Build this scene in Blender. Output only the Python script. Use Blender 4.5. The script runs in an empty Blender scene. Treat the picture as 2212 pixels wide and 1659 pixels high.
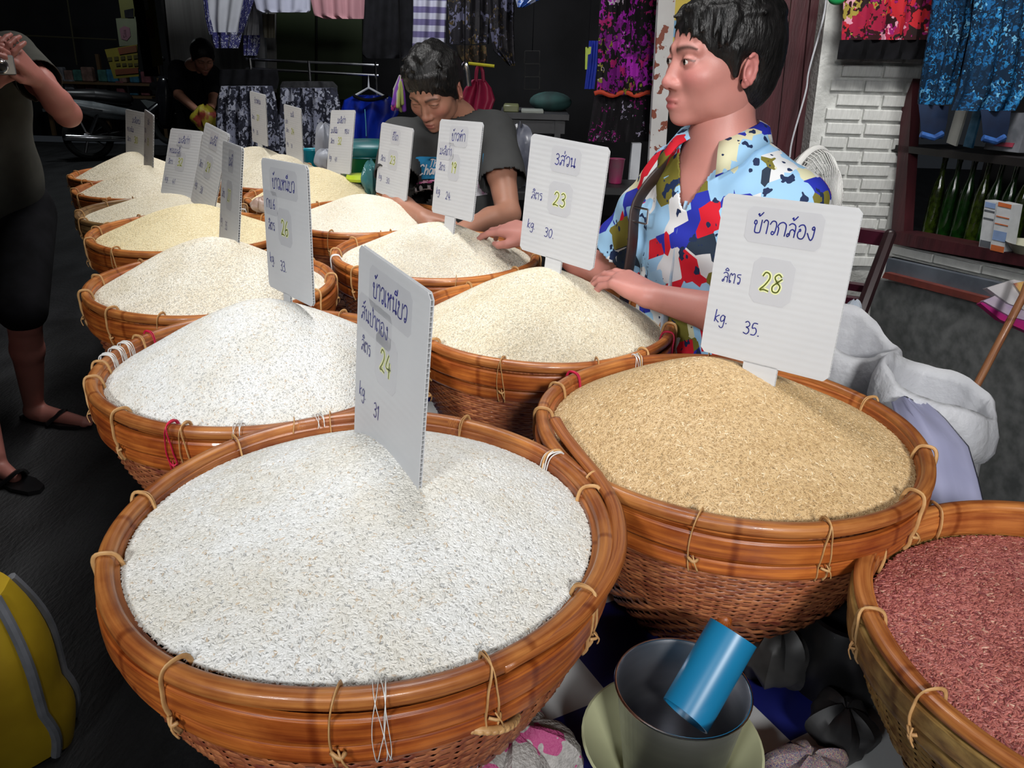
import bpy, bmesh, math, random
import numpy as np
from math import sin, cos, pi, radians, sqrt, atan2, hypot
from mathutils import Vector, Matrix
random.seed(7); rng = np.random.default_rng(7)
scene = bpy.context.scene
COL = scene.collection

# ---------------------------------------------------------------- camera
F_PX, TH, RO, CAMZ = 1700.0, 0.40661, 0.03016, 1.5
cd = bpy.data.cameras.new('camera'); cam = bpy.data.objects.new('camera', cd); COL.objects.link(cam)
cd.sensor_fit = 'HORIZONTAL'; cd.sensor_width = 36.0; cd.lens = F_PX / 2212 * 36.0
cd.clip_start = 0.02; cd.clip_end = 60
_up0 = Vector((0, sin(TH), cos(TH))); _fw = Vector((0, cos(TH), -sin(TH))); _rx = Vector((1, 0, 0))
_right = cos(RO) * _rx + sin(RO) * _up0; _up = -sin(RO) * _rx + cos(RO) * _up0
m = Matrix.Identity(4)
for i in range(3):
    m[i][0] = _right[i]; m[i][1] = _up[i]; m[i][2] = -_fw[i]
m[2][3] = CAMZ
cam.matrix_world = m
scene.camera = cam

# ---------------------------------------------------------------- world, view, stall lamps and added fill lights
w = bpy.data.worlds.new('world'); scene.world = w; w.use_nodes = True
bg = w.node_tree.nodes['Background']; bg.inputs[0].default_value = (0.75, 0.85, 1.0, 1); bg.inputs[1].default_value = 0.012
scene.view_settings.view_transform = 'Standard'; scene.view_settings.look = 'None'
scene.view_settings.gamma = 1.0; scene.view_settings.use_curve_mapping = False
scene.view_settings.exposure = 0.35
def area(name, loc, target, sx, sy, power, color):
    l = bpy.data.lights.new(name, 'AREA'); l.shape = 'RECTANGLE'; l.size = sx; l.size_y = sy
    l.energy = power; l.color = color
    o = bpy.data.objects.new(name, l); COL.objects.link(o); o.location = loc
    d = Vector(target) - Vector(loc); o.rotation_euler = d.to_track_quat('-Z', 'Y').to_euler()
    return o
# shop tube lamps hung over the row of baskets and one strip at the shop mouth, behind the photographer
row_lamp = area('tube_lamp_row', (-0.90, 2.74, 2.55), (-0.90, 2.74, 0.9), 3.9, 0.25, 18, (1.0, 0.98, 0.96))
row_lamp.rotation_euler = (0, 0, atan2(0.8717, -0.49)); row_lamp.data.spread = radians(92)
mouth = area('shop_mouth_lamp', (0.75, -2.1, 2.6), (0.38, 1.8, 1.0), 0.6, 0.4, 6.6, (1.0, 0.985, 0.97)); mouth.data.spread = radians(46)
left_fill = area('left_fill_light', (-1.3, -1.6, 2.5), (-0.25, 1.3, 1.0), 0.5, 0.3, 3.2, (0.96, 0.98, 1.0)); left_fill.data.spread = radians(46)  # added fill from the left front for the signs turned that way
inside = area('shop_inside_lamp', (1.1, 2.2, 2.75), (1.75, 3.6, 1.2), 0.7, 0.3, 19, (1.0, 0.975, 0.94)); inside.data.spread = radians(150)
area('clothes_fill_light', (-0.9, 4.7, 2.95), (-1.0, 6.2, 1.3), 0.6, 0.25, 32, (0.95, 0.97, 1.0))  # unseen light, added to brighten the hanging clothes at the back
area('street_fill_light', (-5.2, 9.6, 3.1), (-4.6, 11.0, 0.8), 0.4, 0.2, 16, (0.9, 0.97, 1.0))  # unseen light, added to lift the dark background across the street

# ---------------------------------------------------------------- pixel helpers: a ray of the photograph met with a real distance
def ray(px, py):
    u = (float(px) - 1106) / F_PX; v = -(float(py) - 829.5) / F_PX
    return _fw + u * _right + v * _up
def P(px, py, fw):
    return Vector((0, 0, CAMZ)) + ray(px, py) * float(fw)
def PY(px, py, Y):
    d = ray(px, py); return Vector((0, 0, CAMZ)) + d * (float(Y) / d.y)
def PZ(px, py, Z):
    d = ray(px, py); return Vector((0, 0, CAMZ)) + d * ((Z - CAMZ) / d.z)
def PPL(px, py, p0, nrm):
    d = ray(px, py); o = Vector((0, 0, CAMZ)); return o + d * ((p0 - o).dot(nrm) / d.dot(nrm))

# ---------------------------------------------------------------- mesh builder
class MB:
    def __init__(s): s.v = []; s.f = []; s.uv = []; s.hasuv = False
    def add(s, vs, fs, uvs=None):
        n = len(s.v); s.v += [tuple(p) for p in vs]
        s.f += [tuple(i + n for i in f) for f in fs]
        s.uv += (list(uvs) if uvs is not None else [(0, 0)] * len(vs))
        if uvs is not None: s.hasuv = True
        return s
    def box(s, c, size, M=None):
        c = Vector(c); hx, hy, hz = [a / 2 for a in size]
        vs = []
        for x in (-hx, hx):
            for y in (-hy, hy):
                for z in (-hz, hz):
                    p = Vector((x, y, z)); p = (M @ p) if M is not None else p
                    vs.append(c + p)
        return s.add(vs, [(0, 1, 3, 2), (4, 6, 7, 5), (0, 4, 5, 1), (2, 3, 7, 6), (0, 2, 6, 4), (1, 5, 7, 3)])
    def rbox(s, c, size, r=0.2, M=None):   # chamfered box
        c = Vector(c); h = [a / 2 for a in size]; b = r * min(h)
        vs = []; idx = {}
        for sx in (-1, 1):
            for sy in (-1, 1):
                for sz in (-1, 1):
                    for k in range(3):
                        p = Vector([sg * (hh - (b if k != a else 0)) for a, (sg, hh) in enumerate(zip((sx, sy, sz), h))])
                        p = (M @ p) if M is not None else p
                        idx[(sx, sy, sz, k)] = len(vs); vs.append(c + p)
        fs = []
        S = (-1, 1)
        for sg in S:
            fs.append([idx[(sg, a, b_, 0)] for a, b_ in ((-1, -1), (1, -1), (1, 1), (-1, 1))])
            fs.append([idx[(a, sg, b_, 1)] for a, b_ in ((-1, -1), (1, -1), (1, 1), (-1, 1))])
            fs.append([idx[(a, b_, sg, 2)] for a, b_ in ((-1, -1), (1, -1), (1, 1), (-1, 1))])
        for a in S:
            for b_ in S:
                fs.append([idx[(a, b_, -1, 0)], idx[(a, b_, 1, 0)], idx[(a, b_, 1, 1)], idx[(a, b_, -1, 1)]])
                fs.append([idx[(a, -1, b_, 0)], idx[(a, 1, b_, 0)], idx[(a, 1, b_, 2)], idx[(a, -1, b_, 2)]])
                fs.append([idx[(-1, a, b_, 1)], idx[(1, a, b_, 1)], idx[(1, a, b_, 2)], idx[(-1, a, b_, 2)]])
                for c_ in S:
                    fs.append([idx[(a, b_, c_, k)] for k in range(3)])
        return s.add(vs, fs)
    def tube(s, pts, rad, seg=8, closed=False, caps=True, flat=1.0, up=None):
        pts = [Vector(p) for p in pts]; n = len(pts)
        rs = rad if isinstance(rad, (list, tuple)) else [rad] * n
        vs = []; uvs = []; prev = None; L = 0
        for i, p in enumerate(pts):
            a = pts[(i - 1) % n] if (closed or i > 0) else p; b = pts[(i + 1) % n] if (closed or i < n - 1) else p
            t = (b - a);
            if t.length < 1e-9: t = Vector((0, 0, 1))
            t.normalize()
            if up is not None: x = Vector(up).cross(t)
            elif prev is None: x = (Vector((0, 0, 1)) if abs(t.z) < .9 else Vector((1, 0, 0))).cross(t)
            else: x = prev - t * prev.dot(t)
            if x.length < 1e-6: x = Vector((1, 0, 0)).cross(t)
            x.normalize(); y = t.cross(x); prev = x
            if i: L += (p - pts[i - 1]).length
            for k in range(seg):
                an = 2 * pi * k / seg
                vs.append(p + x * (cos(an) * rs[i]) + y * (sin(an) * rs[i] * flat)); uvs.append((L, k / seg))
        fs = []
        for i in range(n if closed else n - 1):
            j = (i + 1) % n
            for k in range(seg):
                l = (k + 1) % seg
                fs.append((i * seg + k, i * seg + l, j * seg + l, j * seg + k))
        if caps and not closed:
            fs.append(tuple(range(seg))[::-1]); fs.append(tuple((n - 1) * seg + k for k in range(seg)))
        return s.add(vs, fs, uvs)
    def lathe(s, prof, seg=32, c=(0, 0, 0), a0=0, a1=2 * pi, M=None, capb=False, capt=False, uscale=1.0):
        full = abs(a1 - a0 - 2 * pi) < 1e-6; cols = seg if full else seg + 1
        vs = []; uvs = []; c = Vector(c); L = 0
        for j, (r, z) in enumerate(prof):
            if j: L += hypot(r - prof[j - 1][0], z - prof[j - 1][1])
            for k in range(cols):
                a = a0 + (a1 - a0) * k / seg; p = Vector((r * cos(a), r * sin(a), z))
                if M is not None: p = M @ p
                vs.append(c + p); uvs.append((a * uscale, L))
        fs = []
        for j in range(len(prof) - 1):
            for k in range(seg):
                l = (k + 1) % cols
                fs.append((j * cols + k, j * cols + l, (j + 1) * cols + l, (j + 1) * cols + k))
        if full and capb: fs.append(tuple(range(cols))[::-1])
        if full and capt: fs.append(tuple((len(prof) - 1) * cols + k for k in range(cols)))
        return s.add(vs, fs, uvs)
    def ell(s, c, r, M=None, seg=16, rings=10):
        c = Vector(c); vs = []; fs = []
        for j in range(1, rings):
            th = pi * j / rings
            for k in range(seg):
                ph = 2 * pi * k / seg
                p = Vector((r[0] * sin(th) * cos(ph), r[1] * sin(th) * sin(ph), r[2] * cos(th)))
                vs.append(c + ((M @ p) if M is not None else p))
        t = Vector((0, 0, r[2])); vs.append(c + ((M @ t) if M is not None else t)); vs.append(c - ((M @ t) if M is not None else t))
        for j in range(rings - 2):
            for k in range(seg):
                l = (k + 1) % seg; fs.append((j * seg + k, (j + 1) * seg + k, (j + 1) * seg + l, j * seg + l))
        T = len(vs) - 2
        for k in range(seg):
            l = (k + 1) % seg; fs.append((k, l, T)); fs.append(((rings - 2) * seg + l, (rings - 2) * seg + k, T + 1))
        return s.add(vs, fs)
    def cap(s, p0, r0, p1, r1, seg=14):     # tapered capsule
        p0, p1 = Vector(p0), Vector(p1); d = p1 - p0; L = d.length
        q = d.to_track_quat('Z', 'Y').to_matrix() if L > 1e-6 else Matrix.Identity(3)
        prof = [(r0 * cos(a), r0 * sin(a)) for a in np.linspace(-pi / 2 + .15, 0, 5)] + [(r1 * cos(a), L + r1 * sin(a)) for a in np.linspace(0, pi / 2 - .15, 5)]
        return s.lathe(prof, seg, p0, M=q, capb=True, capt=True)
    def chain(s, pts, seg=14):
        for a, b in zip(pts[:-1], pts[1:]): s.cap(a[0], a[1], b[0], b[1], seg)
        return s
    def loft(s, sections, closed=True, caps=True):
        n = len(sections[0]); vs = [p for sec in sections for p in sec]; fs = []; uvs = []
        for j, sec in enumerate(sections):
            for k in range(n): uvs.append((k / n, j / max(1, len(sections) - 1)))
        for j in range(len(sections) - 1):
            for k in range(n if closed else n - 1):
                l = (k + 1) % n; fs.append((j * n + k, j * n + l, (j + 1) * n + l, (j + 1) * n + k))
        if caps and closed: fs.append(tuple(range(n))[::-1]); fs.append(tuple((len(sections) - 1) * n + k for k in range(n)))
        return s.add(vs, fs, uvs)
    def prism(s, poly, d):                  # polygon of 3D points pushed along d
        poly = [Vector(p) for p in poly]; d = Vector(d); n = len(poly)
        vs = poly + [p + d for p in poly]
        fs = [tuple(range(n))[::-1], tuple(range(n, 2 * n))] + [(i, (i + 1) % n, n + (i + 1) % n, n + i) for i in range(n)]
        return s.add(vs, fs)
    def mesh(s, name, smooth=True):
        me = bpy.data.meshes.new(name); me.from_pydata(s.v, [], s.f)
        if s.hasuv:
            ul = me.uv_layers.new(name='UVMap')
            li = np.zeros(len(me.loops), dtype=np.int32); me.loops.foreach_get('vertex_index', li)
            ul.data.foreach_set('uv', np.array(s.uv, dtype=np.float32)[li].ravel())
        if smooth: me.polygons.foreach_set('use_smooth', [True] * len(me.polygons))
        bm = bmesh.new(); bm.from_mesh(me); bmesh.ops.recalc_face_normals(bm, faces=bm.faces); bm.to_mesh(me); bm.free()
        me.update(); return me

def sharp(o, deg=40):
    me = o.data
    try: me.set_sharp_from_angle(angle=radians(deg))
    except Exception: pass
    return o
def tag(o, label=None, cat=None, group=None, kind=None):
    if label: o['label'] = label
    if cat: o['category'] = cat
    if group: o['group'] = group
    if kind: o['kind'] = kind
    return o
def thing(name, label, cat, loc=(0, 0, 0), rz=0.0, group=None):
    o = bpy.data.objects.new(name, None); COL.objects.link(o); o.empty_display_size = 0.05
    o.location = loc; o.rotation_euler = (0, 0, rz)
    return tag(o, label, cat, group)
def link(name, me, mt, parent=None):
    o = bpy.data.objects.new(name, me); COL.objects.link(o)
    if mt is not None and len(me.materials) == 0: me.materials.append(mt)
    if parent is not None: o.parent = parent
    return o
def base_matrix(o):
    M = Matrix.Translation(o.location) @ o.rotation_euler.to_matrix().to_4x4()
    return base_matrix(o.parent) @ M if o.parent else M
def part(name, mb, mt, parent=None, world=False, smooth=True, edge=40, label=None):
    me = mb.mesh(name, smooth) if isinstance(mb, MB) else mb
    if world and parent is not None: me.transform(base_matrix(parent).inverted())
    o = link(name, me, mt, parent)
    if smooth and edge: sharp(o, edge)
    if label: o['label'] = label
    return o
def single(name, mb, mt, label, cat, loc=None, group=None, kind=None, smooth=True, edge=40):
    """one-mesh thing; vertices given in world space, origin moved to loc"""
    me = mb.mesh(name, smooth) if isinstance(mb, MB) else mb
    if loc is None:
        co = np.array([v.co for v in me.vertices]); loc = (*((co.min(0) + co.max(0)) / 2)[:2], co[:, 2].min())
    me.transform(Matrix.Translation(-Vector(loc)))
    o = link(name, me, mt); o.location = loc
    if smooth and edge: sharp(o, edge)
    return tag(o, label, cat, group, kind)
def struct(name, mb, mt, smooth=False, label=None):
    o = part(name, mb, mt, None, smooth=smooth, edge=40 if smooth else None); o['kind'] = 'structure'
    if label: o['label'] = label
    return o
def crom(pts, n=6, closed=False):
    pts = [Vector(p) if len(p) == 3 else Vector((p[0], p[1], 0)) for p in pts]
    if len(pts) < 3 and not closed:
        return [pts[0].lerp(pts[-1], i / n) for i in range(n + 1)]
    out = []; N = len(pts)
    for i in range(N if closed else N - 1):
        if closed: a, b, c, d = pts[(i - 1) % N], pts[i], pts[(i + 1) % N], pts[(i + 2) % N]
        else: a, b, c, d = pts[max(i - 1, 0)], pts[i], pts[i + 1], pts[min(i + 2, N - 1)]
        for k in range(n):
            t = k / n
            out.append(0.5 * ((2 * b) + (c - a) * t + (2 * a - 5 * b + 4 * c - d) * t * t + (3 * b - a - 3 * c + d) * t ** 3))
    if not closed: out.append(pts[-1])
    return out

# ---------------------------------------------------------------- materials
MATS = {}
def mat(name, c1, c2=None, scale=8, rough=0.6, metal=0.0, bump=0.0, bscale=None, coord='Object', stretch=(1, 1, 1),
        detail=4, lo=0.35, hi=0.65, rand=0.0, spec=0.5, sss=0.0, alpha=1.0, trans=0.0, coat=0.0, transl=0.0):
    if name in MATS: return MATS[name]
    mt = bpy.data.materials.new(name); mt.use_nodes = True; nt = mt.node_tree; N = nt.nodes; K = nt.links
    b = N['Principled BSDF']; b.inputs['Roughness'].default_value = rough; b.inputs['Metallic'].default_value = metal
    b.inputs['Specular IOR Level'].default_value = spec
    b.inputs['Coat Weight'].default_value = coat
    if trans: b.inputs['Transmission Weight'].default_value = trans
    if alpha < 1: b.inputs['Alpha'].default_value = alpha
    tc = N.new('ShaderNodeTexCoord'); mp = N.new('ShaderNodeMapping'); mp.inputs['Scale'].default_value = stretch
    K.new(tc.outputs[coord], mp.inputs[0])
    nz = N.new('ShaderNodeTexNoise'); nz.inputs['Scale'].default_value = scale; nz.inputs['Detail'].default_value = detail
    K.new(mp.outputs[0], nz.inputs[0])
    rp = N.new('ShaderNodeValToRGB'); e = rp.color_ramp.elements
    c2 = c2 or tuple(min(1, x * 0.82) for x in c1)
    e[0].position = lo; e[1].position = hi; e[0].color = (*c2, 1); e[1].color = (*c1, 1)
    K.new(nz.outputs[0], rp.inputs[0]); out = rp.outputs[0]
    if rand:
        oi = N.new('ShaderNodeObjectInfo'); hs = N.new('ShaderNodeHueSaturation')
        mr = N.new('ShaderNodeMapRange'); mr.inputs[3].default_value = 1 - rand; mr.inputs[4].default_value = 1 + rand
        K.new(oi.outputs['Random'], mr.inputs[0]); K.new(mr.outputs[0], hs.inputs['Value']); K.new(out, hs.inputs['Color']); out = hs.outputs[0]
    K.new(out, b.inputs['Base Color'])
    if bump:
        n2 = N.new('ShaderNodeTexNoise'); n2.inputs['Scale'].default_value = bscale or scale * 4; n2.inputs['Detail'].default_value = 3
        K.new(mp.outputs[0], n2.inputs[0]); bp = N.new('ShaderNodeBump'); bp.inputs['Strength'].default_value = bump; bp.inputs['Distance'].default_value = 0.01
        K.new(n2.outputs[0], bp.inputs['Height']); K.new(bp.outputs[0], b.inputs['Normal'])
    if sss:
        b.inputs['Subsurface Weight'].default_value = sss; b.inputs['Subsurface Radius'].default_value = (0.012, 0.005, 0.003); b.inputs['Subsurface Scale'].default_value = 1.0
    if transl:
        tr = N.new('ShaderNodeBsdfTranslucent'); mx = N.new('ShaderNodeMixShader'); mx.inputs[0].default_value = transl
        K.new(out, tr.inputs[0]); K.new(b.outputs[0], mx.inputs[1]); K.new(tr.outputs[0], mx.inputs[2]); K.new(mx.outputs[0], N['Material Output'].inputs[0])
    MATS[name] = mt; return mt
def nodes_of(mt): return mt.node_tree.nodes, mt.node_tree.links, mt.node_tree.nodes['Principled BSDF']
def ramp_const(N, stops):
    r = N.new('ShaderNodeValToRGB'); r.color_ramp.interpolation = 'CONSTANT'; e = r.color_ramp.elements
    while len(e) < len(stops): e.new(0.5)
    for i, (p, c) in enumerate(stops): e[i].position = p; e[i].color = (*c, 1)
    return r
def cellmat(name, stops, scale, coord='Object', rough=0.8, metric='CHEBYCHEV', dist=0.0, stretch=(1, 1, 1), rot=(0, 0, 0), ink=None, ink_scale=30, ink_at=0.62, bump=0.0, rnd=1.0):
    """cloth print: cells of flat colour with ink figures over them"""
    if name in MATS: return MATS[name]
    mt = bpy.data.materials.new(name); mt.use_nodes = True; N, K, b = nodes_of(mt); b.inputs['Roughness'].default_value = rough
    b.inputs['Specular IOR Level'].default_value = 0.25
    tc = N.new('ShaderNodeTexCoord'); mp = N.new('ShaderNodeMapping'); mp.inputs['Scale'].default_value = stretch; mp.inputs['Rotation'].default_value = rot
    K.new(tc.outputs[coord], mp.inputs[0]); vec = mp.outputs[0]
    if dist:
        nz = N.new('ShaderNodeTexNoise'); nz.inputs['Scale'].default_value = scale * 1.5; K.new(vec, nz.inputs[0])
        ad = N.new('ShaderNodeMixRGB'); ad.blend_type = 'LINEAR_LIGHT'; ad.inputs[0].default_value = dist
        K.new(vec, ad.inputs[1]); K.new(nz.outputs['Color'], ad.inputs[2]); vec = ad.outputs[0]
    vo = N.new('ShaderNodeTexVoronoi'); vo.distance = metric; vo.inputs['Scale'].default_value = scale; vo.inputs['Randomness'].default_value = rnd
    K.new(vec, vo.inputs['Vector'])
    wn = N.new('ShaderNodeTexWhiteNoise'); K.new(vo.outputs['Position'], wn.inputs['Vector'])
    rp = ramp_const(N, stops); K.new(wn.outputs['Value'], rp.inputs[0]); out = rp.outputs[0]
    if ink:
        n2 = N.new('ShaderNodeTexNoise'); n2.inputs['Scale'].default_value = ink_scale; n2.inputs['Detail'].default_value = 2; K.new(mp.outputs[0], n2.inputs[0])
        r2 = ramp_const(N, [(0, (0, 0, 0)), (ink_at, (1, 1, 1))]); K.new(n2.outputs[0], r2.inputs[0])
        mx = N.new('ShaderNodeMixRGB'); mx.inputs[2].default_value = (*ink, 1); K.new(r2.outputs[0], mx.inputs[0]); K.new(out, mx.inputs[1]); out = mx.outputs[0]
    K.new(out, b.inputs['Base Color']); MATS[name] = mt; return mt
def stripemat(name, c1, c2, freq, axis='Z', coord='Object', rough=0.8, dist=0.0, at=0.5):
    if name in MATS: return MATS[name]
    mt = bpy.data.materials.new(name); mt.use_nodes = True; N, K, b = nodes_of(mt); b.inputs['Roughness'].default_value = rough
    tc = N.new('ShaderNodeTexCoord'); wv = N.new('ShaderNodeTexWave'); wv.bands_direction = axis; wv.inputs['Scale'].default_value = freq; wv.inputs['Distortion'].default_value = dist
    wv.inputs['Detail'].default_value = 0
    K.new(tc.outputs[coord], wv.inputs[0]); rp = ramp_const(N, [(0, c1), (at, c2)]); K.new(wv.outputs['Fac'], rp.inputs[0]); K.new(rp.outputs[0], b.inputs['Base Color'])
    MATS[name] = mt; return mt

def bamboo(name, dark, light, rough=0.38, rand=0.15, su=9, sv=260):
    if name in MATS: return MATS[name]
    mt = mat(name, light, dark, scale=1.0, rough=rough, coord='UV', stretch=(su, sv, 1), lo=0.3, hi=0.72, rand=rand, bump=0.12, bscale=1.2, spec=0.5, coat=0.15)
    N, K, b = nodes_of(mt)
    # darker weathered patches and node rings along the strip
    tc = N.new('ShaderNodeTexCoord'); mp = N.new('ShaderNodeMapping'); mp.inputs['Scale'].default_value = (14, 25, 1); K.new(tc.outputs['UV'], mp.inputs[0])
    nz = N.new('ShaderNodeTexNoise'); nz.inputs['Scale'].default_value = 1.0; nz.inputs['Detail'].default_value = 5; K.new(mp.outputs[0], nz.inputs[0])
    rp = N.new('ShaderNodeValToRGB'); e = rp.color_ramp.elements; e[0].position = .38; e[1].position = .56; e[0].color = (.62, .45, .4, 1); e[1].color = (1, 1, 1, 1)
    K.new(nz.outputs[0], rp.inputs[0]); mx = N.new('ShaderNodeMixRGB'); mx.blend_type = 'MULTIPLY'; mx.inputs[0].default_value = 0.85
    src = b.inputs['Base Color'].links[0].from_socket; K.new(src, mx.inputs[1]); K.new(rp.outputs[0], mx.inputs[2])
    wv = N.new('ShaderNodeTexWave'); wv.inputs['Scale'].default_value = 1.5; wv.inputs['Distortion'].default_value = 1.2; wv.inputs['Detail'].default_value = 0; wv.inputs['Detail Scale'].default_value = .6; K.new(tc.outputs['UV'], wv.inputs[0])
    r3 = N.new('ShaderNodeValToRGB'); e = r3.color_ramp.elements; e[0].position = .994; e[1].position = .999; e[0].color = (1, 1, 1, 1); e[1].color = (.6, .48, .42, 1); K.new(wv.outputs['Fac'], r3.inputs[0])
    m3 = N.new('ShaderNodeMixRGB'); m3.blend_type = 'MULTIPLY'; m3.inputs[0].default_value = 1; K.new(mx.outputs[0], m3.inputs[1]); K.new(r3.outputs[0], m3.inputs[2]); K.new(m3.outputs[0], b.inputs['Base Color'])
    return mt
M_RIM = bamboo('bamboo_rim', (.26, .066, .015), (.53, .195, .048))
M_BAND = bamboo('bamboo_band', (.22, .045, .010), (.55, .170, .030))
M_INNER = bamboo('bamboo_inner', (.30, .09, .022), (.60, .24, .062))
M_WEAVE = bamboo('bamboo_weave', (.16, .036, .022), (.52, .20, .075), rough=.42, su=40, sv=110, rand=.12)
M_PALEW = bamboo('bamboo_weave_pale', (.16, .085, .02), (.45, .29, .09), rough=.5, su=40, sv=110, rand=.05)
M_TIE = mat('cane_tie', (.58, .34, .14), (.42, .22, .08), scale=60, rough=.5)
M_TIEW = mat('white_string', (.8, .8, .77), (.6, .6, .58), scale=80, rough=.6)
M_TIER = mat('red_string', (.62, .012, .06), (.42, .01, .05), scale=50, rough=.5)
# ================================================================ setting: floor and the stall table
AX = Vector((-0.49, 0.8717, 0)); NX = Vector((0.8717, 0.49, 0))     # along the row of baskets, and across it
def SN(s, n, z): return AX * s + NX * n + Vector((0, 0, z))
m_floor = mat('asphalt', (.030, .031, .033), (.010, .010, .011), scale=6, rough=.62, bump=.5, bscale=90, stretch=(1, .35, 1))
struct('floor', MB().box((0, 4, -0.05), (16, 16, 0.1)), m_floor)
TABLE_Z = 0.70
table = thing('display_table', 'long trestle table under all of the rice baskets', 'table', SN(2.4, .6, 0), atan2(AX.y, AX.x))
tb = MB(); tb.box((0, 0, TABLE_Z - .045), (4.9, 0.90, 0.03)); part('table_top', tb, mat('plywood', (.16, .09, .05), (.09, .05, .03), scale=5, rough=.7), table, smooth=False)
for sx in (-2.3, -.8, .8, 2.3):
    for sy in (-.38, .38):
        part('leg', MB().box((sx, sy, (TABLE_Z - .06) / 2), (.05, .05, TABLE_Z - .06)), MATS['plywood'], table, smooth=False)
# checked oilcloth lies on the table: each check is a piece of its own colour, printed flat
def checkmat():
    mt = bpy.data.materials.new('checked_oilcloth'); mt.use_nodes = True; N, K, b = nodes_of(mt); b.inputs['Roughness'].default_value = .3
    tc = N.new('ShaderNodeTexCoord'); mp = N.new('ShaderNodeMapping'); K.new(tc.outputs['Object'], mp.inputs[0])
    ck = N.new('ShaderNodeTexChecker'); ck.inputs['Scale'].default_value = 1 / 0.169; K.new(mp.outputs[0], ck.inputs[0])
    ck.inputs[1].default_value = (.55, .57, .58, 1); ck.inputs[2].default_value = (.012, .016, .14, 1)
    K.new(ck.outputs[0], b.inputs['Base Color']); return mt
cb = MB(); J0 = PZ(1322, 1471, TABLE_Z); ang = radians(28.4)
Minv = Matrix.Rotation(-ang, 3, 'Z')
corners = [SN(s, n, 0) for s, n in ((-.02, .16), (4.8, .16), (4.8, 1.0), (-.02, 1.0))]
loc = [Minv @ (c - Vector((J0.x, J0.y, 0))) for c in corners]
cb.prism([Vector((p.x, p.y, 0.0005)) for p in loc], (0, 0, 0.002))
cloth = link('oilcloth', cb.mesh('oilcloth', False), checkmat()); cloth.location = (J0.x, J0.y, TABLE_Z - .03); cloth.rotation_euler = (0, 0, ang)
tag(cloth, 'blue and white checked oilcloth covering the stall table', 'tablecloth')

# ================================================================ baskets
RB = 0.277; HB = 0.30
def wall_r(d):      # wall radius as a function of depth below the rim
    xs = [0, .03, .066, .12, .19, .245, .285, .30]; rs = [.262, .266, .262, .246, .208, .166, .128, .122]
    return float(np.interp(d, xs, rs))
def ring(prof, seg=120, wob=0.0015, ph=0.0, a0=0, a1=2 * pi):
    """closed bent strip: cross-section (r, d below the rim) swept round, slightly out of true"""
    mb = MB(); full = abs(a1 - a0 - 2 * pi) < 1e-6; cols = seg if full else seg + 1; vs = []; uvs = []
    n = len(prof)
    for k in range(cols):
        a = a0 + (a1 - a0) * k / seg; dr = wob * (sin(3 * a + ph) + .6 * sin(7 * a + 2 * ph)); dz = wob * .7 * sin(4 * a + ph * 1.7)
        for j, (r, d) in enumerate(prof):
            vs.append(((r + dr) * cos(a), (r + dr) * sin(a), HB - d + dz)); uvs.append((a * RB, j / n * .05))
    fs = []
    for k in range(seg):
        l = (k + 1) % cols
        for j in range(n):
            i = (j + 1) % n; fs.append((k * n + j, k * n + i, l * n + i, l * n + j))
    if not full: fs += [tuple(range(n)), tuple((cols - 1) * n + j for j in range(n))[::-1]]
    return mb.add(vs, fs, uvs)
def oval(rc, dc, wr, wd, n=10, p=1.0):
    return [(rc + wr * math.copysign(abs(cos(t)) ** p, cos(t)), dc - wd * math.copysign(abs(sin(t)) ** p, sin(t))) for t in np.linspace(0, 2 * pi, n, endpoint=False)]
ME = {}
ME['rim_hoop'] = ring(oval(.2665, .0075, .0092, .0085, 12, .8), wob=.0012).mesh('rim_hoop')
ME['outer_band'] = ring([(.2690, .0185), (.2750, .0185), (.2768, .0215), (.2770, .034), (.2764, .0430), (.2745, .0455), (.2690, .0460)], wob=.0012, ph=1).mesh('outer_band')
ME['lower_band'] = ring([(.2660, .0498), (.2712, .0500), (.2728, .0530), (.2726, .0650), (.2705, .0685), (.2650, .0690)], wob=.0012, ph=2).mesh('lower_band')
ME['inner_band'] = ring([(.2610, .008), (.2540, .010), (.2525, .022), (.2535, .040), (.2580, .050), (.2610, .050)], wob=.001, ph=3).mesh('inner_band')
for _k in ('outer_band', 'lower_band', 'inner_band'): ME[_k].set_sharp_from_angle(angle=radians(30))
def weave_mesh(ns, sub, name):
    mb = MB(); d = .068; j = 0; seg = ns * sub
    while d < .292:
        pit = .0050 if d < .165 else .0100
        amp = .0017 if d < .165 else .0024
        nst = ns if d < .165 else ns
        vs = []; uvs = []
        for k in range(seg):
            a = 2 * pi * k / seg
            if d < .165: off = amp * cos(nst * a + pi * j)
            else: off = amp * (1 if ((k + j * (sub // 2 + 1)) % (sub * 2)) < sub else -1)
            for q, (dd, o2) in enumerate(((0.0, -.0012), (pit * .5, .0012), (pit, -.0012))):
                r = wall_r(d + dd) + off + o2
                vs.append((r * cos(a), r * sin(a), HB - d - dd)); uvs.append((a * .25 + j * .37, j * .31 + dd))
        fs = []
        for k in range(seg):
            l = (k + 1) % seg
            for q in (0, 1): fs.append((k * 3 + q, l * 3 + q, l * 3 + q + 1, k * 3 + q + 1))
        mb.add(vs, fs, uvs); d += pit * .93; j += 1
    prof = [(wall_r(x) - .004, HB - x) for x in np.linspace(.02, .297, 20)]
    mb.lathe(prof, 64)
    mb.lathe([(wall_r(.297) - .004, .003), (.01, .003)], 64)
    return mb.mesh(name)
ME['woven_wall'] = weave_mesh(66, 3, 'woven_wall'); ME['woven_wall_far'] = weave_mesh(30, 3, 'woven_wall_far')
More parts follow.
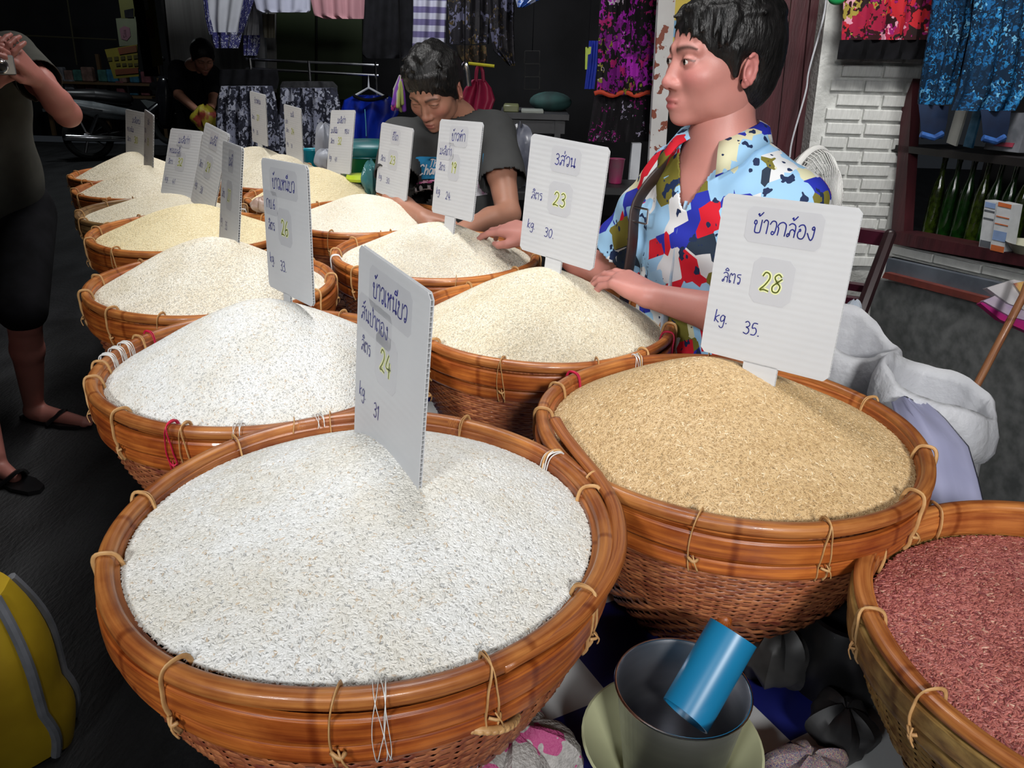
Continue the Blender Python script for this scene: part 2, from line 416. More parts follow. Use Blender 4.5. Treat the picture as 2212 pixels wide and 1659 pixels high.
def tie_mesh(w, loops, name, tail=True, low=.072):
    """cane lashing that goes round hoop and bands"""
    mb = MB()
    path = [(.2530, .046), (.2500, .024), (.2530, .004), (.2600, -.0035), (.2740, -.0030), (.2790, .006), (.2785, .020), (.2783, .036), (.2752, .050), (.2745, .062), (.2690, low)]
    for q in range(loops):
        off = (q - (loops - 1) / 2) * w * 1.2
        pts = []
        for i, (r, d) in enumerate(path):
            sh = off + .003 * sin(i * .7 + q * 2) + (0.006 * (i - 5) / 10 * (1 if q % 2 else -1))
            pts.append(Vector((r, sh, HB - d)))
        pts = crom(pts, 3)
        mb.tube(pts, w / 2, 6, flat=.35, up=(0, 1, 0))
    if tail:
        mb.tube(crom([(.278, .002, HB - .046), (.283, .006, HB - .054), (.280, .010, HB - .064)], 3), w * .22, 5)
        mb.tube(crom([(.277, -.004, HB - .050), (.2815, .004, HB - .052), (.277, .008, HB - .05)], 3), w * .4, 5)
    return mb.mesh(name)
ME['tie'] = tie_mesh(.0052, 1, 'tie'); ME['tie2'] = tie_mesh(.0040, 2, 'tie'); ME['string'] = tie_mesh(.0022, 5, 'string_tie', False); ME['redstring'] = tie_mesh(.0036, 2, 'red_tie')
ME['stake'] = MB().chain([((wall_r(.17) + .002, 0, HB - .165), .010), ((wall_r(.24) + .003, 0, HB - .235), .010), ((wall_r(.295), 0, .006), .009)], 8).mesh('foot_stake')

def rot2(o, a): o.rotation_euler = (0, 0, a); return o
def make_basket(key, x, y, zr, R, label, seed, near=True, ties=(), mats=(M_RIM, M_BAND, M_INNER, M_WEAVE)):
    b = thing('rice_basket', label, 'basket', (x, y, TABLE_Z - .028), seed * 1.3, 'bamboo rice baskets on the stall')
    hz = (zr - TABLE_Z + .028) / HB; b.scale = (R / RB, R / RB, hz)
    link('rim_hoop', ME['rim_hoop'], None, b); link('outer_band', ME['outer_band'], None, b)
    link('lower_band', ME['lower_band'], None, b); link('inner_band', ME['inner_band'], None, b)
    wv = link('woven_wall', ME['woven_wall' if near else 'woven_wall_far'], None, b); wv['kind'] = 'stuff'
    for o, mt in zip(b.children, (mats[0], mats[1], mats[1], mats[2], mats[3])):
        if not o.data.materials: o.data.materials.append(mt)
        o.material_slots[0].link = 'OBJECT'; o.material_slots[0].material = mt
    r = random.Random(seed); n = 11
    for i in range(n):
        a = 2 * pi * i / n + r.uniform(-.12, .12)
        rot2(link('tie', ME['tie' if r.random() < .6 else 'tie2'], M_TIE, b), a)
    for kind, a in ties:
        mt = {'string': M_TIEW, 'redstring': M_TIER, 'tie2': M_TIE}[kind]
        rot2(link({'string': 'white_string', 'redstring': 'red_string', 'tie2': 'tie'}[kind], ME[kind], mt, b), a - seed * 1.3)
    if near:
        for i in range(4): rot2(link('foot_stake', ME['stake'], M_BAND, b), i * pi / 2 + .4)
    return b
BASK = {  # x, y, rim height, radius, mound height above rim, label
 'A': (-.1619, .7696, 1.000, .283, .050, 'bamboo basket of white sticky rice with the 24 sign'),
 'B': (.3178, 1.0457, 1.000, .2815, .088, 'bamboo basket of tan brown rice with the 28 sign'),
 'C': (.0525, 1.5151, 1.000, .270, .096, 'bamboo basket of cream rice, its sign priced 23 and 30 beside the patterned shirt'),
 'D': (-.4187, 1.2405, 1.000, .2754, .098, 'bamboo basket of white sticky rice with the 26 sign and red string ties'),
 'E': (-.6749, 1.7026, 1.000, .268, .092, 'bamboo basket of pale rice between the 26 sign basket and the 29 sign basket'),
 'F': (-.911, 2.190, 1.000, .272, .068, 'bamboo basket of yellowish rice with the 29 sign'),
 'G': (-1.194, 2.660, .958, .270, .050, 'old greyish bamboo basket of cream rice with the sign reading 32 and kg 41'),
 'H': (-1.454, 3.130, .948, .270, .080, 'bamboo basket of cream rice with the narrow turned sign beside the 30 sign'),
 'I': (-1.720, 3.600, .926, .270, .088, 'bamboo basket of cream rice with the 30 sign, last of its row by the motorbike'),
 'J': (-.207, 2.026, 1.000, .272, .072, 'bamboo basket of broken white rice with the 19 sign'),
 'K': (-.480, 2.500, .992, .270, .062, 'bamboo basket of white rice, its sign priced 23 and 30 before the green bucket'),
 'L': (-.745, 2.970, .966, .268, .098, 'bamboo basket of cream rice with the 32 sign before the blue shirt'),
 'M': (-1.010, 3.440, .945, .266, .100, 'bamboo basket of cream rice before the basket at the skirt rack'),
 'N': (-1.275, 3.910, .928, .266, .090, 'bamboo basket of cream rice, last of its row by the skirt rack'),
 'O': (.662, .655, .950, .2787, -.010, 'bamboo basket of red rice at the table corner'),
}
def inner_r(R): return R / RB * .252
def mound_z(key, x, y):
    bx, by, zr, R, hp, _ = BASK[key]; ri = inner_r(R)
    px, py = (bx, by)
    if key == 'B': px, py = bx - .045, by + .01
    if key == 'A': px, py = bx + .01, by + .06
    d = hypot(x - bx, y - by) / ri; t = hypot(x - px, y - py) / ri
    t = min(t * (1 - d) + d * d, 1) if d < 1 else 1
    k = .28 if key not in 'AO' else .9
    g = 1 - (sqrt(t * t + k * k) - k) / (sqrt(1 + k * k) - k)
    ed = zr - (.020 if key not in 'AO' else (.016 if key == 'A' else .045))
    if key == 'A': ed += .007 * (-(y - by)) / ri
    z = ed + (zr + hp - ed) * g
    z += .0025 * sin(31 * x + 17 * y) * sin(23 * y - 11 * x) * (1 - t)
    return z
m_grain = {}
def rice_mat(name, c1, c2, c3, rough=.45, sss=0.0, speck=900):
    mt = bpy.data.materials.new(name); mt.use_nodes = True; N, K, b = nodes_of(mt); b.inputs['Roughness'].default_value = rough
    oi = N.new('ShaderNodeObjectInfo'); rp = N.new('ShaderNodeValToRGB'); e = rp.color_ramp.elements
    e[0].color = (*c2, 1); e[1].color = (*c1, 1); e[0].position = 0; e[1].position = .55
    n = e.new(.94); n.color = (*c1, 1); n = e.new(1.0); n.color = (*c3, 1)
    K.new(oi.outputs['Random'], rp.inputs[0])
    tc = N.new('ShaderNodeTexCoord'); nz = N.new('ShaderNodeTexNoise'); nz.inputs['Scale'].default_value = 14; nz.inputs['Detail'].default_value = 3
    ge = N.new('ShaderNodeNewGeometry'); K.new(ge.outputs['Position'], nz.inputs[0])
    r2 = N.new('ShaderNodeValToRGB'); r2.color_ramp.elements[0].position = .35; r2.color_ramp.elements[1].position = .62
    r2.color_ramp.elements[0].color = (.93, .90, .84, 1); r2.color_ramp.elements[1].color = (1, 1, 1, 1); K.new(nz.outputs[0], r2.inputs[0])
    mx = N.new('ShaderNodeMixRGB'); mx.blend_type = 'MULTIPLY'; mx.inputs[0].default_value = 1; K.new(rp.outputs[0], mx.inputs[1]); K.new(r2.outputs[0], mx.inputs[2])
    K.new(mx.outputs[0], b.inputs['Base Color']); return mt
def rice_base_mat(name, c, far=False):
    return mat(name, c, tuple(x * (.9 if far else .78) for x in c), scale=420, rough=.6, detail=2, lo=.4, hi=.6, bump=.2 if far else .7, bscale=420)
def grain_nodes(name, density, L, W, grain_mt, segs=6, rings=5, tilt=.24, smin=.8, smax=1.15):
    ng = bpy.data.node_groups.new(name, 'GeometryNodeTree')
    ng.interface.new_socket('Geometry', in_out='INPUT', socket_type='NodeSocketGeometry'); ng.interface.new_socket('Geometry', in_out='OUTPUT', socket_type='NodeSocketGeometry')
    N, K = ng.nodes, ng.links; gi = N.new('NodeGroupInput'); go = N.new('NodeGroupOutput')
    dp = N.new('GeometryNodeDistributePointsOnFaces'); dp.inputs['Density'].default_value = density; K.new(gi.outputs[0], dp.inputs['Mesh'])
    us = N.new('GeometryNodeMeshUVSphere'); us.inputs['Segments'].default_value = segs; us.inputs['Rings'].default_value = rings; us.inputs['Radius'].default_value = 1
    tf = N.new('GeometryNodeTransform'); tf.inputs['Scale'].default_value = (W / 2, W / 2 * .85, L / 2); tf.inputs['Rotation'].default_value = (0, pi / 2, 0)
    K.new(us.outputs[0], tf.inputs['Geometry'])
    sh = N.new('GeometryNodeSetShadeSmooth'); K.new(tf.outputs[0], sh.inputs[0])
    sm = N.new('GeometryNodeSetMaterial'); sm.inputs['Material'].default_value = grain_mt; K.new(sh.outputs[0], sm.inputs[0])
    rv = N.new('FunctionNodeRandomValue'); rv.data_type = 'FLOAT_VECTOR'; rv.inputs[0].default_value = (-tilt, -tilt, 0); rv.inputs[1].default_value = (tilt, tilt, 2 * pi)
    er = N.new('FunctionNodeEulerToRotation'); K.new(rv.outputs[0], er.inputs[0])
    rr = N.new('FunctionNodeRotateRotation'); rr.rotation_space = 'LOCAL'; K.new(dp.outputs['Rotation'], rr.inputs[0]); K.new(er.outputs[0], rr.inputs[1])
    sc = N.new('FunctionNodeRandomValue'); sc.data_type = 'FLOAT'; sc.inputs[2].default_value = smin; sc.inputs[3].default_value = smax
    ip = N.new('GeometryNodeInstanceOnPoints'); K.new(dp.outputs['Points'], ip.inputs['Points']); K.new(sm.outputs[0], ip.inputs['Instance'])
    K.new(rr.outputs[0], ip.inputs['Rotation']); K.new(sc.outputs[1], ip.inputs['Scale'])
    jn = N.new('GeometryNodeJoinGeometry'); K.new(gi.outputs[0], jn.inputs[0]); K.new(ip.outputs[0], jn.inputs[0]); K.new(jn.outputs[0], go.inputs[0])
    return ng
WHITE = ((.74, .745, .73), (.63, .63, .60), (.55, .44, .32))
CREAM = ((.66, .61, .485), (.57, .50, .37), (.84, .81, .74))
PALE = ((.77, .73, .63), (.66, .60, .48), (.84, .83, .78))
YELL = ((.75, .66, .43), (.64, .53, .32), (.82, .77, .60))
TAN = ((.63, .455, .245), (.44, .29, .14), (.84, .71, .50))
RED = ((.50, .165, .14), (.20, .04, .045), (.68, .45, .33))
RICE = {  # colours, density per m2, grain length, grain width, label
 'A': (WHITE, 200000, .0084, .0029, 'white sticky rice heaped low around the 24 sign'),
 'B': (TAN, 210000, .0090, .0024, 'tan brown rice heaped under the 28 sign'),
 'C': (CREAM, 240000, .0062, .0021, 'cream rice heaped under the sign of price 23 beside the patterned shirt'),
 'D': (WHITE, 220000, .0074, .0026, 'white sticky rice heaped under the 26 sign'),
 'E': (PALE, 180000, .0062, .0023, 'pale rice heaped in the basket behind the 26 sign basket'),
 'F': (YELL, 110000, .0062, .0023, 'yellowish rice heaped under the 29 sign'),
 'G': (CREAM, 60000, .0062, .0026, 'cream rice in the old greyish basket'),
 'H': (CREAM, 50000, .0062, .0026, 'cream rice heaped under the narrow turned sign'),
 'I': (CREAM, 50000, .0062, .0026, 'cream rice heaped under the 30 sign by the motorbike'),
 'J': (PALE, 180000, .0056, .0022, 'broken white rice heaped under the 19 sign'),
 'K': (PALE, 110000, .0058, .0022, 'white rice heaped under the sign of price 23 before the green bucket'),
 'L': (YELL, 60000, .0060, .0025, 'cream rice heaped under the 32 sign before the blue shirt'),
 'M': (CREAM, 45000, .0060, .0026, 'cream rice heaped before the last basket at the skirt rack'),
 'N': (CREAM, 45000, .0060, .0026, 'cream rice heaped in the last basket by the skirt rack'),
 'O': (RED, 150000, .0096, .0030, 'red rice filling the basket at the table corner'),
}
mats_by = {}
for i, (k, (x, y, zr, R, hp, lab)) in enumerate(BASK.items()):
    near = k in 'ABCDEJO'
    ties = {'D': [('redstring', 2.75), ('string', 2.98), ('string', 3.08), ('string', 3.2), ('tie2', 3.32), ('redstring', -1.78), ('string', -1.42), ('string', -1.0)],
            'B': [('redstring', 2.5), ('string', 1.95)], 'A': [('string', -1.35), ('string', .62)], 'C': [('redstring', -.35), ('redstring', 3.6)],
            'J': [('string', 3.5)], 'G': [('string', -.2), ('string', .1)]}.get(k, [])
    mts = (M_RIM, M_BAND, M_INNER, M_WEAVE)
    if k == 'O': mts = (M_RIM, M_PALEW, M_INNER, M_PALEW)
    if k == 'G': mts = (bamboo('bamboo_old', (.10, .055, .02), (.34, .2, .08)),) * 3 + (M_WEAVE,)
    make_basket(k, x, y, zr, R, lab, i + 1, near, ties, mts)
    (c1, c2, c3), dens, L, W, rl = RICE[k]
    far = k in 'FGHIKLMN'; ck = (c1, c2, far)
    if far: c2 = tuple(a * .7 + b * .3 for a, b in zip(c1, c2)); c3 = c1; L, W, dens = .0056, .0019, 95000
    if ck not in mats_by:
        mats_by[ck] = (rice_mat('rice_grains_%d' % len(mats_by), c1, c2, c3, rough=.35 if k in 'BO' else .45), rice_base_mat('rice_bed_%d' % len(mats_by), tuple(a * .95 for a in c1), far))
    gm, bm_ = mats_by[ck]
    ri = inner_r(R); mb = MB(); nr, nc = (26, 72); vs = [(x, y, mound_z(k, x, y))]; fs = []
    for j in range(1, nr + 1):
        rr = ri * (j / nr) ** .9
        for q in range(nc):
            a = 2 * pi * q / nc; px, py = x + rr * cos(a), y + rr * sin(a); vs.append((px, py, mound_z(k, px, py)))
    for q in range(nc): fs.append((0, 1 + q, 1 + (q + 1) % nc))
    for j in range(nr - 1):
        for q in range(nc):
            l = (q + 1) % nc; fs.append((1 + j * nc + q, 1 + (j + 1) * nc + q, 1 + (j + 1) * nc + l, 1 + j * nc + l))
    mb.add(vs, fs)
    o = single('rice_heap', mb, bm_, rl, 'rice', (x, y, zr - .04), kind='stuff', edge=None)
    md = o.modifiers.new('grains', 'NODES'); md.node_group = grain_nodes('grains_' + k, dens, L, W, gm, smin=.55 if k in 'J' else .8)
# stray bamboo end lashed to the first basket's rim
sb = MB()
c0 = Vector((BASK['A'][0], BASK['A'][1], 0)); pts = []
for a, rr, z in ((-.95, .2745, .990), (-.6, .281, .993), (-.25, .2865, .995), (.05, .2895, .998), (.3, .2915, 1.000), (.55, .297, 1.004), (.72, .312, 1.008), (.82, .329, 1.012)):
    pts.append(c0 + Vector((rr * cos(a), rr * sin(a), z)))
sb.tube(crom(pts, 5), .0095, 8, flat=.6, up=(0, 0, 1))
bA = [o for o in COL.objects if o.name == 'rice_basket'][0]
bpy.context.view_layer.update()
me = sb.mesh('loose_strip'); me.transform(bA.matrix_world.inverted()); lo_ = link('loose_strip', me, M_RIM, bA)
# small cane handle on the front of the first basket
hb = MB(); pts = []
for t in np.linspace(-1, 1, 9):
    a = -.96 + t * .12; d = .082 - .006 * (1 - t * t) + .014 * t; r = wall_r(d) * .283 / RB + .004 + .014 * (1 - t * t); pts.append(c0 + Vector((r * cos(a), r * sin(a), 1.0 - d)))
hb.tube(crom(pts, 4), .0044, 8)
for i in range(0, 33, 3):
    q = crom(pts, 4)[i]; hb.ell(q, (.0056, .0056, .0036), seg=8, rings=6)
me = hb.mesh('handle'); me.transform(bA.matrix_world.inverted()); link('handle', me, M_TIE, bA)
# ================================================================ handwritten price signs
G = {  # glyph -> (advance, strokes)
 'ก': (.78, [[(.10, 0), (.10, .5), (.0, .66), (.12, .9), (.36, 1), (.58, .88), (.64, .65), (.64, 0)]]),
 'ข': (.80, [[(.2, .62), (.08, .68), (.1, .88), (.22, .88), (.27, .7), (.2, .55), (.21, .12), (.32, 0), (.56, .02), (.64, .16), (.64, 1)]]),
 'ง': (.62, [[(.3, .84), (.4, .97), (.5, .84), (.38, .74), (.3, .84)], [(.5, .84), (.5, .25), (.4, .0), (.25, .1), (.02, .48)]]),
 'ว': (.62, [[(.0, .72), (.14, .98), (.38, .98), (.5, .75), (.48, .25), (.36, .02), (.22, .08), (.26, .24), (.4, .2)]]),
 'า': (.52, [[(.0, .78), (.12, 1), (.3, .95), (.36, .72), (.36, 0)]]),
 'ล': (.74, [[(.2, .1), (.08, .02), (.03, .16), (.14, .26), (.22, .12), (.22, .45), (.38, .58), (.56, .45)], [(.04, .84), (.24, 1), (.48, .93), (.58, .7), (.58, 0)]]),
 'ส': (.78, [[(.2, .1), (.08, .02), (.03, .16), (.14, .26), (.22, .12), (.22, .45), (.38, .58), (.56, .45)], [(.04, .84), (.24, 1), (.48, .93), (.58, .7), (.58, 0)], [(.5, .9), (.74, 1.16)]]),
 'อ': (.74, [[(.1, .58), (.2, .68), (.24, .54), (.1, .48), (.08, .22), (.22, .02), (.48, .02), (.6, .3), (.58, .75), (.4, 1), (.16, .96), (.05, .82)]]),
 'ต': (.78, [[(.25, .12), (.15, .02), (.07, .12), (.17, .24), (.25, .12)], [(.07, .14), (.03, .7), (.15, 1), (.29, .8), (.44, 1), (.6, .82), (.62, 0)]]),
 'ร': (.60, [[(.46, 1.0), (.22, .98), (.08, .9), (.14, .72), (.38, .66), (.45, .45), (.42, .1), (.3, .02), (.25, .14), (.38, .2)]]),
 'น': (.82, [[(.2, .8), (.12, .96), (.04, .82), (.16, .75), (.2, .02)], [(.2, .14), (.46, .2), (.6, .04), (.72, .12), (.64, .24), (.57, .12), (.58, 1)]]),
 'ห': (.76, [[(.2, .8), (.12, .96), (.04, .82), (.16, .75), (.18, 0)], [(.18, .4), (.36, .74), (.46, .5), (.52, 0)], [(.36, .72), (.52, .97), (.63, .84), (.46, .74)]]),
 'ย': (.80, [[(.24, .74), (.12, .96), (.04, .82), (.2, .68), (.1, .5), (.08, .12), (.26, 0), (.56, .02), (.64, .2), (.64, 1)]]),
 'เ': (.36, [[(.08, 1), (.08, .12), (.18, 0), (.26, .1), (.14, .2)]]),
 'ป': (.78, [[(.2, .78), (.12, .96), (.04, .82), (.16, .75), (.18, .08), (.3, 0), (.56, .02), (.62, .15), (.62, 1.4)]]),
 'ม': (.76, [[(.2, .8), (.12, .96), (.04, .82), (.16, .75), (.18, .1), (.1, 0), (.03, .1), (.16, .18), (.5, .04), (.6, .2), (.6, 1)]]),
 'ะ': (.42, [[(.05, .72), (.12, .6), (.3, .86)], [(.05, .28), (.12, .16), (.3, .42)]]),
 'ท': (.76, [[(.2, .8), (.12, .96), (.04, .82), (.16, .75), (.18, 0)], [(.18, .5), (.4, 1), (.58, .85), (.6, 0)]]),
 'โ': (.42, [[(.32, 1.45), (.05, 1.4), (.16, 1.1), (.15, .1), (.24, 0), (.3, .12)]]),
 '้': (0, [[(-.56, 1.32), (-.47, 1.42), (-.44, 1.24), (-.32, 1.34), (-.16, 1.56)]]),
 '่': (0, [[(-.3, 1.2), (-.28, 1.52)]]),
 'ิ': (0, [[(-.58, 1.2), (-.4, 1.44), (-.18, 1.2), (-.58, 1.2)]]),
 'ี': (0, [[(-.58, 1.2), (-.4, 1.42), (-.18, 1.2), (-.58, 1.2)], [(-.18, 1.2), (-.16, 1.56)]]),
 'ั': (0, [[(-.5, 1.38), (-.42, 1.22), (-.32, 1.32), (-.1, 1.54)]]),
 '0': (.7, [[(.3, 1.1), (.06, .8), (.08, .3), (.28, 0), (.5, .25), (.52, .8), (.3, 1.1)]]),
 '1': (.4, [[(.04, .85), (.2, 1.1), (.2, 0)]]),
 '2': (.72, [[(.06, .85), (.2, 1.1), (.45, 1.02), (.5, .75), (.3, .35), (.04, .02), (.3, .06), (.6, 0)]]),
 '3': (.68, [[(.06, .98), (.28, 1.12), (.5, .92), (.42, .68), (.22, .6), (.46, .5), (.54, .25), (.36, .0), (.04, .1)]]),
 '4': (.72, [[(.3, 1.1), (.04, .4), (.6, .42)], [(.44, .75), (.42, -.1)]]),
 '5': (.68, [[(.54, 1.08), (.16, 1.06), (.1, .62), (.36, .68), (.54, .4), (.4, .06), (.06, .04)]]),
 '6': (.66, [[(.42, 1.12), (.14, .7), (.06, .3), (.26, 0), (.5, .2), (.42, .5), (.1, .4)]]),
 '7': (.62, [[(.04, 1.02), (.5, 1.06), (.28, .5), (.16, 0)]]),
 '8': (.70, [[(.5, .95), (.3, 1.1), (.1, .9), (.28, .62), (.52, .38), (.42, .04), (.14, .04), (.06, .32), (.3, .6), (.56, .86)]]),
 '9': (.64, [[(.48, .95), (.24, 1.1), (.06, .85), (.2, .6), (.46, .72), (.5, .98), (.44, .4), (.4, 0)]]),
 'k': (.55, [[(.04, 1.2), (.02, 0)], [(.42, .72), (.06, .36), (.46, 0)]]),
 'g': (.58, [[(.44, .62), (.22, .76), (.03, .45), (.16, .14), (.4, .34), (.46, .72), (.42, -.28), (.22, -.46), (.0, -.3)]]),
 '.': (.28, [[(.06, .0), (.1, .05), (.14, .0)]]), ' ': (.6, []),
 'T': (.7, [[(.0, 1.15), (.3, 1.25), (.65, 1.15)], [(.35, 1.2), (.25, .1), (.1, .05)]]), 'h': (.6, [[(.1, 1.2), (.06, 0)], [(.06, .4), (.3, .7), (.44, .5), (.42, 0)]]),
 'e': (.55, [[(.05, .38), (.42, .42), (.36, .7), (.12, .62), (.06, .25), (.24, .0), (.48, .12)]]), 'C': (.85, [[(.7, .95), (.5, 1.2), (.15, .9), (.08, .4), (.35, .0), (.7, .2)]]),
 'a': (.6, [[(.44, .6), (.2, .72), (.04, .4), (.18, .02), (.42, .3), (.46, .7), (.48, .05)]]), 'm': (.85, [[(.05, .7), (.06, 0)], [(.06, .45), (.24, .7), (.36, .5), (.36, 0)], [(.36, .45), (.56, .7), (.68, .5), (.68, 0)]]),
 'O': (.85, [[(.4, 1.1), (.08, .8), (.1, .25), (.4, 0), (.68, .3), (.68, .8), (.4, 1.1)]]), 'L': (.65, [[(.1, 1.1), (.08, .02), (.5, .0)]]), 'D': (.8, [[(.1, 1.1), (.08, 0), (.5, .1), (.66, .6), (.45, 1.02), (.1, 1.1)]]),
}
def text_width(t): return sum(G[c][0] for c in t)
def write(mb, t, x, z, size, th, fn=None, slant=.06, n=4, y=0.0):
    """pen strokes as thin ribbons; fn maps (x, z) of the sheet to 3D (default: the plane y)"""
    fn = fn or (lambda a, b: Vector((a, y, b)))
    cx = x
    for ch in t:
        adv, st = G[ch]
        for s in st:
            pts = crom([(cx + (px + slant * pz) * size, z + pz * size, 0) for px, pz in s], n)
            vs = []; k = len(pts)
            for i, p in enumerate(pts):
                d = (pts[min(i + 1, k - 1)] - pts[max(i - 1, 0)]); d = Vector((-d.y, d.x, 0))
                if d.length > 0: d.normalize()
                for sg in (-1, 1): vs.append(fn(p.x + d.x * th / 2 * sg, p.y + d.y * th / 2 * sg))
            mb.add(vs, [(2 * i, 2 * i + 1, 2 * i + 3, 2 * i + 2) for i in range(k - 1)])
        cx += adv * size
    return mb
def corrmat():
    mt = mat('corrugated_plastic', (.74, .75, .76), (.69, .70, .715), scale=6, rough=.42, spec=.4, transl=.25); N, K, b = nodes_of(mt)
    tc = N.new('ShaderNodeTexCoord'); wv = N.new('ShaderNodeTexWave'); wv.bands_direction = 'Z'; wv.inputs['Scale'].default_value = 31.4; wv.inputs['Detail'].default_value = 0
    K.new(tc.outputs['Object'], wv.inputs[0]); bp = N.new('ShaderNodeBump'); bp.inputs['Strength'].default_value = .10; bp.inputs['Distance'].default_value = .0012
    K.new(wv.outputs['Fac'], bp.inputs['Height']); K.new(bp.outputs[0], b.inputs['Normal']); return mt
M_COR = corrmat()
M_INK = mat('blue_ink', (.015, .02, .22), (.012, .015, .14), scale=40, rough=.4)
M_INKD = mat('dark_ink', (.02, .02, .07), scale=40, rough=.4)
M_GRN = mat('olive_ink', (.12, .14, .01), (.07, .09, .01), scale=60, rough=.4)
M_HIL = mat('yellow_highlight', (.74, .77, .36), (.70, .72, .46), scale=40, rough=.6)
M_TAPE = mat('clear_tape', (.70, .707, .73), (.68, .687, .71), scale=20, rough=.25, transl=.3)
def chamfer_rect(x0, z0, x1, z1, c, y):
    return [Vector((x0 + c, y, z0)), Vector((x1 - c, y, z0)), Vector((x1, y, z0 + c)), Vector((x1, y, z1 - c)), Vector((x1 - c, y, z1)), Vector((x0 + c, y, z1)), Vector((x0, y, z1 - c)), Vector((x0, y, z0 + c))]
def make_sign(key, pos, rot, s, label, lines, tab=None, fine=True, bury=0.0):
    """lines: (text, x, z, size, kind) in the board's own 0.20 x 0.24 m"""
    W, H, T = .20, .24, .0045
    M = (Matrix.Rotation(rot[0], 3, 'Z') @ Matrix.Rotation(rot[1], 3, 'X') @ Matrix.Rotation(rot[2], 3, 'Y'))
    r = thing('price_sign', label, 'sign', pos, 0, 'corrugated plastic price signs in the rice'); r.rotation_euler = M.to_euler()
    r.scale = (s, s, s)
    bd = MB(); z0 = -bury
    for y in (-T / 2, T / 2 - .0006): bd.prism(chamfer_rect(-W / 2, z0, W / 2, H, .007, y), (0, .0006, 0))
    nrib = 48 if fine else 24
    for i in range(nrib + 1):
        z = z0 + .002 + (H - z0 - .004) * i / nrib; inset = .007 if i in (0, nrib) else (.003 if i in (1, nrib - 1) else .0002)
        bd.box((0, 0, z), (W - 2 * inset, T - .001, .0007))
    if tab:
        for y in (-T / 2, T / 2 - .0006): bd.prism([Vector((a, y, b)) for a, b in ((tab[0], -.065), (tab[1], -.065), (tab[1], .002), (tab[0], .002))], (0, .0006, 0))
        for i in range(12): bd.box(((tab[0] + tab[1]) / 2, 0, -.063 + i * .0055), (tab[1] - tab[0] - .0004, T - .001, .0007))
    part('board', bd, M_COR, r, smooth=False)
    yb = -T / 2 - .0003
    blue, num, hil, n_t = MB(), MB(), MB(), 0
    for t, x, z, size, kind in lines:
        w_ = text_width(t) * size
        if kind in ('tape', 'num') and fine:
            tp = MB(); q = size * (.75 if kind == 'tape' else .8)
            tp.prism(chamfer_rect(x - q * .75, z - q, x + w_ + q * .75, z + size * 1.1 + q * 1.1, q * .5, yb + .00008), (0, -.0001, 0)); part('tape_patch', tp, M_TAPE, r, smooth=False)
        if kind == 'num':
            write(num, t, x, z, size, size * .085, y=yb - .0004, n=4 if fine else 2); write(hil, t, x, z, size, size * .26, y=yb - .0002, n=3 if fine else 2)
        else: write(blue, t, x, z, size, size * (.092 if fine else .11), y=yb - .0004, n=4 if fine else 2)
    if blue.v: part('handwriting', blue, M_INK, r, smooth=False)
    if num.v:
        part('highlighter', hil, M_HIL, r, smooth=False); part('price_number', num, M_GRN, r, smooth=False)
    return r
SIGNS = {
    'B': ((0.3572, 1.0545, 1.0867), (-0.7232, -0.1123, -0.0332), 0.970),
    'C': ((0.0775, 1.5148, 1.1159), (-0.7425, -0.0541, 0.0445), 0.940),
    'J': ((-0.1648, 1.9904, 1.0968), (-0.9418, -0.1496, -0.0452), 0.970),
    'K': ((-0.4082, 2.5601, 1.0408), (-0.8603, -0.1373, 0.0197), 0.920),
    'L': ((-0.6803, 3.0440, 1.0365), (-0.8963, -0.1859, -0.0760), 0.950),
    'M': ((-0.9691, 3.5066, 1.0261), (-0.9049, -0.0171, 0.0349), 0.880),
    'N': ((-1.2511, 3.9376, 1.0273), (-0.9010, -0.0355, 0.0327), 0.970),
    'D': ((-0.3882, 1.3113, 1.0891), (-0.9023, -0.0538, -0.0521), 0.940),
    'E': ((-0.6739, 1.8117, 1.0412), (-1.0378, -0.1581, -0.0320), 1.000),
    'F': ((-0.9374, 2.3430, 1.0267), (-0.8904, -0.2865, 0.0788), 1.000),
    'G': ((-1.1759, 2.7327, 0.9885), (-0.6412, -0.3374, -0.0220), 0.950),
    'H': ((-1.4765, 3.2026, 0.9909), (-0.9954, -0.1514, 0.0371), 0.970),
    'A': ((-0.1517, 0.8427, 1.0338), (-1.0228, -0.0650, 0.0392), 1.000),
    'I': ((-1.7169, 3.6200, 0.9344), (-0.7038, -0.1433, 0.0211), 1.060),
}
def lit(n, kg, top, sub=None, sub2=None, tsz=.019):
    L = [(top, -text_width(top) * tsz * .5 - .002, .190, tsz, 'tape'), ('ลิตร', -.082, .112, .0145, 'plain'), (n, -.022, .110, .024, 'num'), ('kg.', -.084, .050, .016, 'plain'), (kg, -.036, .042, .017, 'plain')]
    if sub: L.append((sub, -.085, .152, .0165, 'tape'))
    if sub2: L.append((sub2, .03, .152, .0165, 'plain'))
    return L
